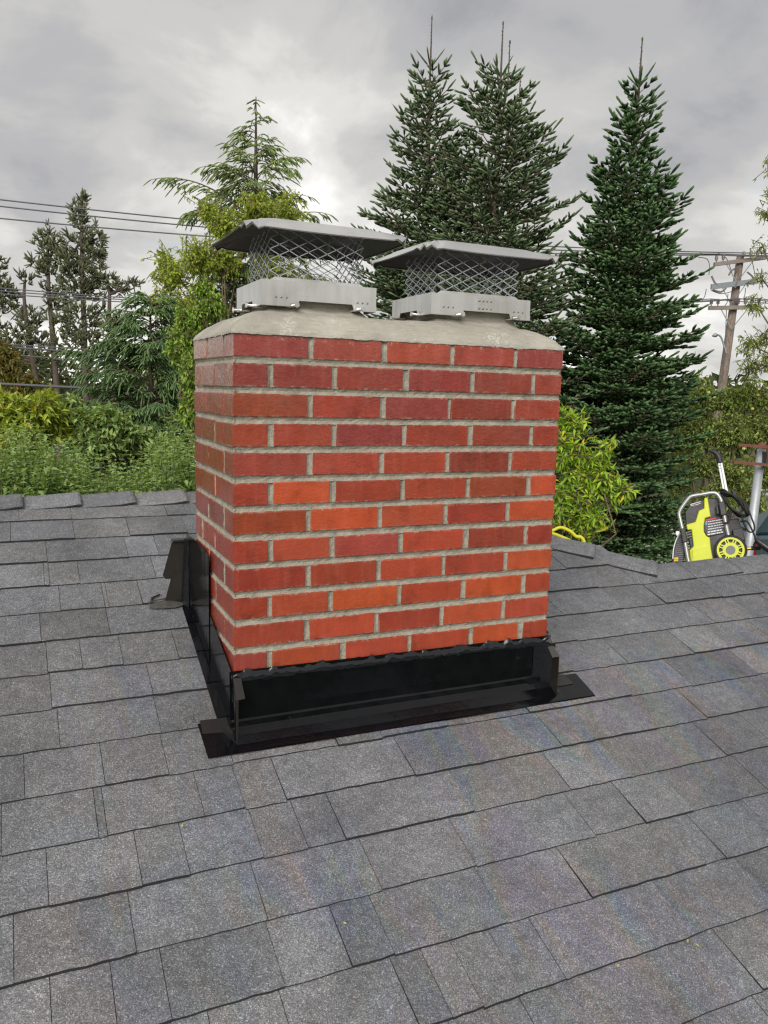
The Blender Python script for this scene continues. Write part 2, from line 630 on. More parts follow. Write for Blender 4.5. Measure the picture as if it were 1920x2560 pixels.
wl.build('wall', M_WALL, house)

TABS = {0: [-.329, .028, .104], 1: [-.328, -.133], 2: [-.427, -.158, -.051], 3: [-.441, -.426, -.332, -.083],
        4: [-.40, -.267, -.255, -.15, 1.557], 5: [-.463, -.267, 1.612], 6: [-.451, -.358, -.245, -.085, 1.623, 1.836, 2.141, 2.388],
        7: [-.447, -.183, 1.29, 1.657, 2.183], 8: [-.435, -.184, 1.401, 1.707], 9: [-.52, -.341, 1.294, 1.557, 1.873],
        10: [-.57, -.37, -.351, -.13, -.031, .074, .432, .667, .913, 1.273, 1.484, 1.722],
        11: [-.481, -.295, -.193, -.025, .082, .177, .533, .839, 1.048, 1.417],
        12: [-.327, -.058, .209, .456, .811, .976, 1.144], 13: [-.487, -.378, -.283, -.064, .079, .174, .686, 1.045, 1.116, 1.325],
        14: [-.218, -.078, .162, .233, .304, .40, .507, .87], 15: [.388, .721, .925], 16: [.892]}
CH_W, CH_D = 1.018, 0.488
srng = random.Random(31)


def tab_row(k, x0, x1):
    known = sorted(TABS.get(k, []))
    cuts = [x for x in known if x0 < x < x1]
    full = [x0] + cuts + [x1]
    out = [x0]
    for a, b in zip(full[:-1], full[1:]):
        x = a
        gapmax = 0.42 if cuts and cuts[0] <= a and b <= cuts[-1] else 0.30
        while b - x > gapmax:
            x += srng.uniform(0.13, 0.30)
            if b - x < 0.09:
                break
            out.append(x)
        out.append(b)
    return out


def shingle_tab(mb, x0, x1, k, thick, dy, full=CE, wav=0.0016, seed=0):
    """one tab in slope coordinates (x, s up the slope, h normal); lower edge lifted"""
    r = random.Random(seed)
    n = max(3, int((x1 - x0) / 0.03))
    g = 0.0007
    s0 = -dy
    L = full / math.cos(ANG) + 0.022
    xs_ = [x0 + g + (x1 - x0 - 2 * g) * i / n for i in range(n + 1)]
    lowj = [r.uniform(-wav, wav) for _ in xs_]
    lift = [thick + r.uniform(-.0008, .0008) for _ in xs_]
    bl = [(x, s0 + j, -0.004) for x, j in zip(xs_, lowj)]
    tl = [(x, s0 + j + 0.0012, h) for x, j, h in zip(xs_, lowj, lift)]
    mid = [(x, s0 + 0.05, h * 0.66 + 0.0006) for x, h in zip(xs_, lift)]
    tu = [(x, L, -0.0005) for x in xs_]
    mb.strip(bl, tl, 1)
    mb.strip(tl, mid, 0)
    mb.strip(mid, tu, 0)
    for i, rev in ((0, 1), (n, 0)):
        q = [bl[i], tl[i], mid[i], tu[i], (xs_[i], L, -0.006)]
        mb.add(q, [tuple(range(5)) if rev else tuple(range(4, -1, -1))], 1)


def slope_matrix(k):
    y = CY0 - CE * k
    return Matrix.Translation((0, y, roofz(y))) @ Matrix.Rotation(ANG, 4, 'X')


def grey_tint():
    v = srng.gauss(1.0, 0.075)
    w = srng.uniform(-0.035, 0.035)
    return (v * (1.09 + w * 0.6), v * 1.105, v * (1.155 - w), 1)


near_tabs = []
for k in range(0, 29):
    y = CY0 - CE * k
    Mk = slope_matrix(k)
    hi = XR if y + CE < WING_Y + 0.02 else HIP_TOP[0] + (RIDGE_Y - y - CE * 0.6) / (RIDGE_Y - WING_Y)
    cuts = tab_row(k, XL, hi)
    rest = MB()
    for i, (a, b) in enumerate(zip(cuts[:-1], cuts[1:])):
        thick = srng.choice([0.0036, 0.0045, 0.006, 0.008])
        dy = srng.choice([0, 0, 0, 0.002, -0.0025])
        seed = k * 1000 + i
        # leave the chimney footprint open
        inside = (y < CH_D + 0.10 and y + CE > 0.0) and b > 0.0 and a < CH_W
        spans = [(a, b)]
        if inside and y > -0.03:
            spans = [s for s in ((a, min(b, 0.0)), (max(a, CH_W), b)) if s[1] - s[0] > 0.02]
        seen = (-0.95 < b and a < 3.1 and k <= 17 and not (k > 12 and a > 1.9) and not (k > 15 and a < 0.2))
        for a2, b2 in spans:
            if seen:
                mb = MB()
                shingle_tab(mb, a2, b2, k, thick, dy, seed=seed)
                o = mb.build('shingle', [M_SHINGLE, M_SEDGE], house, fix=False)
                o.matrix_local = Mk
                o.color = grey_tint()
                near_tabs.append(o)
            else:
                shingle_tab(rest, a2, b2, k, thick, dy, seed=seed)
    if rest.v:
        o = rest.build('outer_shingles', [M_SHINGLE, M_SEDGE], house, fix=False)
        o.matrix_local = Mk
        o['kind'] = 'stuff'


# caps: folded shingles laid along a ridge line; butt end raised at the far end of each piece
def cap_piece(p0, p1, nl, nr, width, wr, thick=0.006, lift0=0.003, lift1=0.012, rad=0.03, flare=0.006, seed=0):
    """p0 -> p1 along the ridge (p1 = exposed butt end); nl / nr = unit vectors down each slope"""
    r = random.Random(seed)
    p0, p1, nl, nr = [np.array(a, float) for a in (p0, p1, nl, nr)]
    ax = p1 - p0
    L = np.linalg.norm(ax)
    ax /= L
    upv = -(nl + nr)
    upv /= np.linalg.norm(upv)
    prof = [(nl, width), (nl, width * 0.72), (nl, width * 0.42), (nl, rad), None, (nr, rad), (nr, wr * 0.5), (nr, wr)]
    secs = []
    for s, t in enumerate([-0.16, 0.0, 0.35, 0.7, 0.93, 1.0]):
        lift = lift0 + (lift1 - lift0) * max(0, t)
        row = []
        for q in prof:
            base = p0 + ax * (L * t)
            if q is None:
                h = lift - rad * 0.12
                pt = base + upv * h
            else:
                dirv, w = q
                side_up = upv
                fl = flare * (w / width) * (1.0 if t > 0.9 else 0.45 * max(t, 0)) if w > rad else 0
                pt = base + dirv * (w + r.uniform(-.0008, .0008)) + side_up * (lift * (0.55 if w >= width * .95 else 0.85) + fl)
            row.append(pt)
        secs.append(row)
    mb = MB()
    n = len(prof)
    top = [p for row in secs for p in row]
    bot = [p - upv * thick for row in secs for p in row]
    ft, fe = [], []
    ns = len(secs)
    for i in range(ns - 1):
        for j in range(n - 1):
            ft.append((i * n + j, i * n + j + 1, (i + 1) * n + j + 1, (i + 1) * n + j))
    O = ns * n
    fb = [tuple(O + q for q in f[::-1]) for f in ft]
    for i in range(ns - 1):
        fe.append((i * n, (i + 1) * n, O + (i + 1) * n, O + i * n))
        fe.append(((i + 1) * n + n - 1, i * n + n - 1, O + i * n + n - 1, O + (i + 1) * n + n - 1))
    for j in range(n - 1):
        e = (ns - 1) * n
        fe.append((e + j, e + j + 1, O + e + j + 1, O + e + j))
    mb.add(top + bot, ft, 0)
    k0 = len(mb.f)
    mb.f.extend(fb + fe)
    mb.m.extend([1] * (len(fb) + len(fe)))
    o = mb.build('ridge_cap', [M_SHINGLE, M_SEDGE], house, smooth=False)
    for i, pl in enumerate(o.data.polygons):
        pl.use_smooth = pl.material_index == 0
    o.color = grey_tint()
    return o


CA, SA = math.cos(ANG), math.sin(ANG)
front_dn, back_dn = (0, -CA, -SA), (0, CA, -SA)
caps_x = [-1.55, -1.34, -1.125, -0.912, -0.703, -0.496, -0.286, -0.079, 0.128, 0.335, 0.545, 0.75, 0.955]
for i, (a, b) in enumerate(zip(caps_x[:-1], caps_x[1:])):
    cap_piece((a, RIDGE_Y, RIDGE_Z), (b, RIDGE_Y, RIDGE_Z), front_dn, back_dn, 0.118 + rng.uniform(-.004, .004), 0.118,
              lift0=0.004, lift1=0.017, flare=0.008, seed=i)
hd = np.array([HIP_BOT[0] - HIP_TOP[0], HIP_BOT[1] - HIP_TOP[1], WING_Z - RIDGE_Z])
hl = np.linalg.norm(hd)
hd /= hl
nF = np.array([0, -SA, CA])
nE = np.array([EM, 0, 1.0]) / math.hypot(EM, 1)
dF = np.cross(nF, hd)
dF = dF if dF[2] < 0 else -dF
dE = np.cross(hd, nE)
dE = dE if dE[2] < 0 else -dE
hts = [-0.02, 0.20, 0.40, 0.60, 0.805, 1.012]
for i, (a, b) in enumerate(zip(hts[:-1], hts[1:])):
    H = np.array([*HIP_TOP, RIDGE_Z])
    cap_piece(H + hd * hl * a, H + hd * hl * b, dF, dE, 0.120, 0.120, thick=0.009, lift0=0.004, lift1=0.024, flare=0.005, rad=0.016, seed=40 + i)
wx = [1.86, 2.135, 2.42, 2.70, 2.98, 3.27, 3.56]
for i, (a, b) in enumerate(zip(wx[:-1], wx[1:])):
    cap_piece((a, WING_Y, WING_Z), (b, WING_Y, WING_Z + rng.uniform(-.003, .004)), front_dn, back_dn,
              0.128 + rng.uniform(-.006, .006), 0.14, lift0=0.006, lift1=0.013 + 0.006 * (i % 2), rad=0.045, flare=0.002, seed=70 + i)

# ------------------------------------------------------------------ chimney
chimney = thing('chimney', 'glossy red brick chimney with grey cement crown and black flashing', 'chimney')
BH, BP = 0.0603, 0.077
ODD = [0.2005, 0.2155, 0.4125, 0.4275, 0.6245, 0.6385, 0.8405, 0.8545]
EVEN = [0.0935, 0.1085, 0.2680, 0.2845, 0.4810, 0.4965, 0.6950, 0.7115, 0.9090, 0.9245]
ROW12 = [0.0920, 0.1095, 0.3080, 0.3235, 0.5200, 0.5345, 0.7280, 0.7425, 0.9050, 0.9250]
PAL = {'m': (0.238, 0.036, 0.027), 'r': (0.285, 0.042, 0.021), 'd': (0.228, 0.036, 0.020), 'o': (0.41, 0.068, 0.023),
       'l': (0.355, 0.057, 0.026), 'b': (0.245, 0.044, 0.018), 'p': (0.295, 0.049, 0.033)}
FRONT_COL = ['mplpm', 'mmdmdr', 'brmdr', 'rrmrdr', 'prrdr', 'rorrbo', 'bolro', 'rlpldr', 'rrlro', 'rlolor', 'rlrll', 'plllor', 'plrlrr', 'rlrlr']
brick_rng = random.Random(5)


def brick_obj(x0, x1, y0, y1, z0, z1, code):
    bm = bmesh.new()
    bmesh.ops.create_cube(bm, size=1.0)
    for v in bm.verts:
        v.co = Vector(((v.co.x) * (x1 - x0), v.co.y * (y1 - y0), v.co.z * (z1 - z0)))
    bmesh.ops.bevel(bm, geom=list(bm.edges), offset=0.0028, segments=2, profile=0.6, affect='EDGES')
    j = 0.0007
    for v in bm.verts:
        v.co += Vector((brick_rng.uniform(-j, j), brick_rng.uniform(-j, j), brick_rng.uniform(-j, j)))
    me = bpy.data.meshes.new('brick')
    bm.to_mesh(me)
    bm.free()
    me.materials.append(M_BRICK)
    o = bpy.data.objects.new('brick', me)
    COL.objects.link(o)
    o.parent = chimney
    o.location = ((x0 + x1) / 2 + brick_rng.uniform(-.0012, .0012), (y0 + y1) / 2 + brick_rng.uniform(-.0012, .0012), (z0 + z1) / 2 + brick_rng.uniform(-.0008, .0008))
    o.rotation_euler = (brick_rng.uniform(-.004, .004), brick_rng.uniform(-.004, .004), brick_rng.uniform(-.004, .004))
    k = PAL[code]
    v = brick_rng.gauss(1.0, 0.06)
    o.color = (k[0] * v, k[1] * v * brick_rng.uniform(.93, 1.08), k[2] * v * brick_rng.uniform(.9, 1.1), 1)
    return o


T = 0.094
head_joints = {'f': [], 'b': [], 'l': [], 'r': []}       # (row, a, b) spans left open for mortar
NROW = 14
for row in range(1, NROW + 1):
    zt = -(row - 1) * BP
    zb = zt - BH
    cuts = ROW12 if row == 12 else (ODD if row % 2 else EVEN)
    ed = [0.0] + [c_ + brick_rng.uniform(-.0012, .0012) for c_ in cuts] + [CH_W]
    spans = list(zip(ed[0::2], ed[1::2]))
    codes = FRONT_COL[row - 1]
    odd = row % 2 == 1
    bj = lambda: brick_rng.choice('rdmbrp')
    sidecode = lambda: brick_rng.choice('bbbd' if row <= 7 else 'rbdr')
    head_joints['f'] += [(row, a, b) for a, b in zip(ed[1:-1:2], ed[2:-1:2])]
    for i, (a, b) in enumerate(spans):
        first, last = i == 0, i == len(spans) - 1
        y1 = 0.205 if (not odd and (first or last)) else T
        brick_obj(a, b, 0.0, y1, zb, zt, codes[min(i, len(codes) - 1)])
    back = [0.0, 0.2, 0.215, 0.41, 0.425, 0.62, 0.635, 0.83, 0.845, CH_W] if not odd else [0.0, 0.094, 0.109, 0.30, 0.315, 0.51, 0.525, 0.72, 0.735, 0.91, 0.925, CH_W]
    head_joints['b'] += [(row, a, b) for a, b in zip(back[1:-1:2], back[2:-1:2])]
    for i, (a, b) in enumerate(zip(back[0::2], back[1::2])):
        end = i == 0 or b == CH_W
        y0 = 0.305 if (odd and end) else CH_D - T
        brick_obj(a, b, y0, CH_D, zb, zt, bj())
    for side in 'lr':
        xa, xb = (0.0, T) if side == 'l' else (CH_W - T, CH_W)
        if odd:
            brick_obj(xa, xb, 0.1075, 0.292, zb, zt, sidecode())
            head_joints[side] += [(row, T, 0.1075), (row, 0.292, 0.305)]
        else:
            brick_obj(xa, xb, 0.2180, 0.3810, zb, zt, sidecode())
            head_joints[side] += [(row, 0.205, 0.218), (row, 0.381, CH_D - T)]

# mortar: recessed core plus concave tooled joints with an uneven surface
mo = MB()
IN = 0.0095
mo.box(IN, CH_W - IN, IN, CH_D - IN, -NROW * BP + .01, 0.0)
mrng = np.random.RandomState(3)


def face_pt(face, u, z, depth):
    return {'f': (u, depth, z), 'b': (u, CH_D - depth, z), 'l': (depth, u, z), 'r': (CH_W - depth, u, z)}[face]


CONC = [(0.0, 0.0016), (0.18, 0.0048), (0.5, 0.0068), (0.82, 0.0046), (1.0, 0.0012)]
for face, ulen in (('f', CH_W), ('b', CH_W), ('l', CH_D), ('r', CH_D)):
    nseg = int(ulen / 0.012)
    for row in range(1, NROW):
        ztop = -(row - 1) * BP - BH + 0.0015
        zbot = -row * BP - 0.0015
        us = np.linspace(0.002, ulen - 0.002, nseg)
        wob = mrng.normal(0, 0.0007, (len(CONC), nseg))
        wz_ = mrng.normal(0, 0.0006, (2, nseg))
        lines = []
        for ci, (f_, d_) in enumerate(CONC):
            zz = zbot + (ztop - zbot) * f_
            lines.append([face_pt(face, u, zz + (wz_[0 if ci == 0 else 1, i] if ci in (0, 4) else 0), max(0.0, d_ + wob[ci, i])) for i, u in enumerate(us)])
        for A, B in zip(lines[:-1], lines[1:]):
            mo.strip(A, B)
    for row, a, b in head_joints[face]:
        zt = -(row - 1) * BP + 0.001
        zb = zt - BH - 0.002
        zs = np.linspace(zb, zt, 6)
        a2, b2 = a - 0.0015, b + 0.0015
        lines = []
        for ci, (f_, d_) in enumerate(CONC):
            lines.append([face_pt(face, a2 + (b2 - a2) * f_, z, max(0.0, d_ + mrng.normal(0, .0006))) for z in zs])
        for A, B in zip(lines[:-1], lines[1:]):
            mo.strip(A, B)
mo.build('mortar', M_MORTAR, chimney, smooth=False)

# cement crown with fillets round the flues
SK = [(0.099, 0.431, 0.088, 0.352), (0.606, 0.949, 0.088, 0.358)]    # cap skirts in plan
FL = [(a + 0.036, b - 0.036, c_ + 0.03, d_ - 0.03) for a, b, c_, d_ in SK]
cr = MB()
NX, NY = 150, 76
crs = np.random.RandomState(9)
wv = crs.normal(0, 1, (NY, NX))
for _ in range(3):
    wv = (wv + np.roll(wv, 1, 0) + np.roll(wv, -1, 0) + np.roll(wv, 1, 1) + np.roll(wv, -1, 1)) / 5
wv /= wv.std()
big = crs.normal(0, 1, (NY, NX))
for _ in range(60):
    big = (big + np.roll(big, 1, 0) + np.roll(big, -1, 0) + np.roll(big, 1, 1) + np.roll(big, -1, 1)) / 5
big /= big.std()
OV = 0.003


def crown_z(x, y):
    d_ = min(x + OV, CH_W + OV - x, y + OV, CH_D + OV - y)
    q = min(1.0, max(0.0, d_) / 0.15)
    z = 0.003 + 0.062 * (1 - (1 - q) ** 2.9)
    for a, b, c_, e_ in FL:
        dx = max(a - x, 0, x - b)
        dy = max(c_ - y, 0, y - e_)
        z += 0.016 * math.exp(-(math.hypot(dx, dy) / 0.012) ** 1.5)
    return z


us = np.concatenate([[0], np.linspace(0.004, 1 - 0.004, NX - 2), [1]])
vs_ = np.concatenate([[0], np.linspace(0.01, 0.99, NY - 2), [1]])
pts = []
for j, v in enumerate(vs_):
    for i, u in enumerate(us):
        x = -OV + (CH_W + 2 * OV) * u
        y = -OV + (CH_D + 2 * OV) * v
        edge = i in (0, NX - 1) or j in (0, NY - 1)
        z = crown_z(x, y) + 0.0007 * wv[j, i] + 0.0016 * big[j, i]
        if edge:
            z = 0.0015 + 0.0009 * abs(wv[j, i])
        pts.append((x + (0.0008 * wv[j, i] if edge else 0), y + (0.0008 * wv[j, i] if edge else 0), z))
cr.add(pts, [(j * NX + i, j * NX + i + 1, (j + 1) * NX + i + 1, (j + 1) * NX + i) for j in range(NY - 1) for i in range(NX - 1)])
rim = [j for j in range(NX)] + [j * NX + NX - 1 for j in range(1, NY)] + [(NY - 1) * NX + i for i in range(NX - 2, -1, -1)] + [j * NX for j in range(NY - 2, 0, -1)]
low_ = [(pts[i][0], pts[i][1], -0.0030 - 0.0011 * abs(wv.ravel()[i]) * (1 + (big.ravel()[i] > 0.8))) for i in rim]
n0 = len(cr.v)
cr.v.extend(low_)
for q in range(len(rim)):
    q2 = (q + 1) % len(rim)
    cr.f.append((rim[q], n0 + q, n0 + q2, rim[q2]))
    cr.m.append(0)
co = cr.build('crown', M_CROWN, chimney, smooth=True)
for a, b, c_, e_ in FL:
    fm = MB()
    th = 0.02
    for x0, x1, y0, y1 in ((a, b, c_, c_ + th), (a, b, e_ - th, e_), (a, a + th, c_ + th, e_ - th), (b - th, b, c_ + th, e_ - th)):
        fm.box(x0, x1, y0, y1, 0.03, 0.118)
    fm.build('flue_tile', M_CROWN, chimney)

# --- flashing
fl = MB()
nx = 40
xs_ = np.linspace(-0.012, CH_W + 0.012, nx)
frs = random.Random(8)
prof = [(-0.0045, -0.892), (-0.0075, -0.93), (-0.009, -1.0), (-0.0105, -1.026), (-0.0145, -1.031), (-0.0150, -1.046), (-0.0185, -1.050)]
lines = []
for (y, z) in prof:
    lines.append([(x, y + 0.0012 * math.sin(x * 9 + z * 20) + frs.uniform(-.0003, .0003), z + (-0.008 * x if z > -0.95 else 0)) for x in xs_])
for A, B in zip(lines[:-1], lines[1:]):
    fl.strip(A, B)
fl.build('front_flashing', M_BLACK, chimney, smooth=False)

ap = MB()
rows_ = []
for s, (y, h) in enumerate([(-0.0170, 0.0265), (-0.030, 0.0175), (-0.055, 0.0105), (-0.079, 0.0088), (-0.0795, 0.0072)]):
    rw = []
    for x in np.linspace(-0.086, 1.158, 46):
        out = x < -0.012 or x > CH_W + 0.012
        yy = y - 0.006 * (x / 1.15) * (s > 1) + (0.003 * max(0, -x) if s > 1 else 0)
        hh = h
        if out:
            if s == 0:
                yy, hh = 0.042 if x < 0 else 0.020, 0.0095
            elif s == 1:
                yy, hh = 0.005, 0.0095
            else:
                hh = min(h, 0.0090)
        rw.append((x + (0.02 * (yy + 0.08) * (-1 if x < 0 else 1) if out else 0), yy, roofz(yy) + hh + 0.0010 * math.sin(x * 13) * (s in (2, 3))))
    rows_.append(rw)
for A, B in zip(rows_[:-1], rows_[1:]):
    ap.strip(A, B)
ao = ap.build('apron_flashing', M_BLACK, chimney, fix=False)
md = ao.modifiers.new('thickness', 'SOLIDIFY')
md.thickness = 0.0016
md.offset = -1


def side_panel(name, X, sgn, poly, mat, th=0.0016, parent=chimney):
    """flat sheet in a plane X = const given (y, z) outline"""
    m_ = MB()
    m_.prism(poly, lambda u, v, d_: (X + d_ * sgn, u, v), 0, th)
    return m_.build(name, mat, parent)


# left side: low run following the slope, then the taller panel at the back
side_panel('side_flashing', -0.0050, -1, [(-0.044, roofz(-0.044) + .008), (0.30, roofz(.30) + .004), (0.62, roofz(.62) + .004), (0.62, -0.80),
                                         (0.262, roofz(.262) + .175), (0.0, -0.893), (-0.018, -0.905), (-0.050, -0.955)], M_BLACK)
side_panel('side_flashing', -0.0070, -1, [(0.262, roofz(.262) + .02), (0.262, -0.628), (0.43, -0.618), (0.60, -0.622), (0.60, roofz(.60) + .01)], M_BLACK)
side_panel('side_flashing', CH_W + 0.0045, 1, [(-0.064, roofz(-0.064) + .012), (0.52, roofz(.52) + .004), (0.52, roofz(.52) + .19), (0.0, -0.890), (-0.030, -0.925), (-0.064, -0.952)], M_BROWN)
# folded return tabs at the two front corners
tm = MB()
tm.add([(-0.0055, -0.050, -0.957), (0.020, -0.046, -0.956), (0.016, -0.016, -0.908), (-0.0055, -0.018, -0.907)], [(0, 1, 2, 3)])
tm.add([(-0.0055, -0.050, -0.957), (-0.0055, -0.0475, -1.082), (0.001, -0.046, -1.080), (0.001, -0.049, -0.957)], [(0, 1, 2, 3)])
to = tm.build('corner_tab', M_BROWN, chimney)
to.modifiers.new('t', 'SOLIDIFY').thickness = 0.0015
tm = MB()
tm.add([(CH_W + .0045, -0.064, -0.952), (CH_W - .010, -0.050, -0.958), (CH_W - .012, 0.002, -0.903), (CH_W + .0045, 0.0, -0.892)], [(0, 1, 2, 3)])
to = tm.build('corner_tab', M_BROWN, chimney)
to.modifiers.new('t', 'SOLIDIFY').thickness = 0.0025


def blob_sheet(name, fn, nu, nv, mat, amp, seed, parent=chimney):
    """lumpy sheet from a parametric surface, roughened along its normal"""
    rs = np.random.RandomState(seed)
    n_ = rs.normal(0, 1, (nv, nu))
    for _ in range(2):
        n_ = (n_ + np.roll(n_, 1, 0) + np.roll(n_, -1, 0) + np.roll(n_, 1, 1) + np.roll(n_, -1, 1)) / 5
    n_ /= n_.std()
    m_ = MB()
    P_ = [tuple(np.array(fn(i / (nu - 1), j / (nv - 1), amp * n_[j, i]))) for j in range(nv) for i in range(nu)]
    m_.add(P_, [(j * nu + i, j * nu + i + 1, (j + 1) * nu + i + 1, (j + 1) * nu + i) for j in range(nv - 1) for i in range(nu - 1)])
    return m_.build(name, mat, parent, smooth=True)


# sealant: ragged bead along the top of the front panel, smear at the right corner, fillet at the left rear
blob_sheet('sealant', lambda u, v, n_: (-0.008 + u * (CH_W + 0.016), -0.0015 - 0.0085 * math.sin(v * math.pi) - abs(n_) * 0.6,
                                      -0.912 - 0.008 * u + (v - 0.5) * (0.032 + 0.004 * math.sin(u * 23)) + (n_ * 1.1 + 0.006 * max(0, math.sin(u * 41 + 1) * math.sin(u * 17)) if v > .6 else 0)), 150, 9, M_SEAL, 0.0028, 4)
blob_sheet('sealant', lambda u, v, n_: (CH_W - 0.055 + u * 0.062, -0.010 - 0.030 * u * u * (1 - v * 0.55) - 0.006 * abs(n_) * 100 * .02, -0.915 - v * 0.150 + n_ * 0.3), 14, 16, M_SEAL, 0.006, 12)
blob_sheet('sealant', lambda u, v, n_: (-0.009 - 0.022 * (1 - u) ** 2 * (0.35 + 0.65 * (1 - v)) , 0.592 - 0.05 * (1 - u) * u - 0.028 * u + n_ * 0.5, -0.862 + v * 0.225 + n_ * .2), 8, 18, M_SEAL, 0.004, 21)
# saddle behind the chimney with its two flared ears at the left end
sd = MB()
sd.add([(0.0, 0.50, -0.70), (CH_W, 0.50, -0.70), (CH_W * 0.5, 0.50, -0.60), (0.0, 0.60, roofz(.6) + .02), (CH_W, 0.60, roofz(.6) + .02), (CH_W * .5, 0.98, roofz(.98) + .012),
        (-0.01, 0.50, roofz(.5)), (CH_W + .01, 0.50, roofz(.5))], [(0, 3, 5, 2), (1, 2, 5, 4), (0, 6, 3), (1, 4, 7)])
so = sd.build('saddle_flashing', M_BROWN, chimney)
so.modifiers.new('t', 'SOLIDIFY').thickness = 0.002
ear = MB()


def ear_sheet(poly, y, th):
    ear.prism(poly, lambda u, v, d_: (u, y + d_ + (v + 0.85) * 0.05, v), 0, th)


ear_sheet([(-0.054, -0.650), (0.022, -0.648), (0.004, -0.775), (-0.078, -0.772), (-0.086, -0.760)], 0.600, 0.002)
ear_sheet([(-0.056, -0.752), (0.000, -0.750), (-0.012, -0.852), (-0.084, -0.850)], 0.592, 0.002)
ear.prism([(-0.054, -0.650), (0.0, -0.649), (0.004, -0.643), (-0.050, -0.644)], lambda u, v, d_: (u, 0.607 + d_, v), -0.006, 0.03)
ear.build('saddle_ear', M_BROWN, chimney)
blob_sheet('sealant', lambda u, v, n_: (-0.132 + u * 0.115, 0.618 - 0.036 * v - 0.012 * math.sin(u * math.pi), roofz(0.622 - 0.045 * v) + 0.008 + 0.010 * math.sin(v * math.pi) * math.sin(min(1, u * 6 + .1) * math.pi / 2) + n_ * 0.5), 16, 7, M_CLEAR, 0.0022, 30)
hm = MB()
hm.tube([(-0.125, 0.60, roofz(.60) + .016), (-0.08, 0.602, roofz(.60) + .018), (-0.02, 0.592, roofz(.592) + .016)], [0.006, 0.009, 0.007], 8)
hm.tube([(-0.125, 0.600, roofz(.60) + .014), (-0.118, 0.625, roofz(.625) + .016), (-0.09, 0.64, roofz(.64) + .016)], [0.006, 0.004, 0.003], 6)
hm.build('rolled_hem', M_BROWN, chimney, smooth=True)
bs = MB()
bs.add([(-0.034, -0.04, roofz(-.04) + .0095), (-0.0055, -0.04, roofz(-.04) + .0105), (-0.0055, 0.62, roofz(.62) + .0105), (-0.030, 0.62, roofz(.62) + .0085)], [(0, 1, 2, 3)])
bs.build('base_flashing', M_BLACK, chimney).modifiers.new('t', 'SOLIDIFY').thickness = 0.0012
# step flashing: thin edges showing between the shingles and the left side
for i, yb in enumerate([CY0 - CE * k for k in range(5, 9)]):
    s_ = MB()
    a_, b_ = yb + 0.012, yb + CE * 0.96
    s_.add([(-0.030, a_, roofz(a_) + .0115), (-0.006, a_, roofz(a_) + .0125), (-0.006, b_, roofz(b_) + .010), (-0.026, b_, roofz(b_) + .008)], [(0, 1, 2, 3)])
    s2 = s_.build('step_flashing', M_BLACK, chimney)
    s2.modifiers.new('t', 'SOLIDIFY').thickness = 0.0015
s_ = MB()
s_.add([(-0.083, 0.002, roofz(.002) + .0125), (-0.008, -0.006, roofz(-.006) + .0125), (-0.008, 0.050, roofz(.05) + .012), (-0.080, 0.052, roofz(.052) + .012)], [(0, 1, 2, 3)])
s_.build('step_flashing', M_BROWN, chimney).modifiers.new('t', 'SOLIDIFY').thickness = 0.0015
s_ = MB()
s_.add([(CH_W + .012, -0.028, roofz(-.028) + .0125), (CH_W + .098, -0.026, roofz(-.026) + .012), (CH_W + .096, 0.020, roofz(.02) + .0115), (CH_W + .012, 0.030, roofz(.03) + .012)], [(0, 1, 2, 3)])
s_.build('step_flashing', M_BROWN, chimney).modifiers.new('t', 'SOLIDIFY').thickness = 0.0015
place(chimney, (CH_W / 2, CH_D / 2, -1.0))


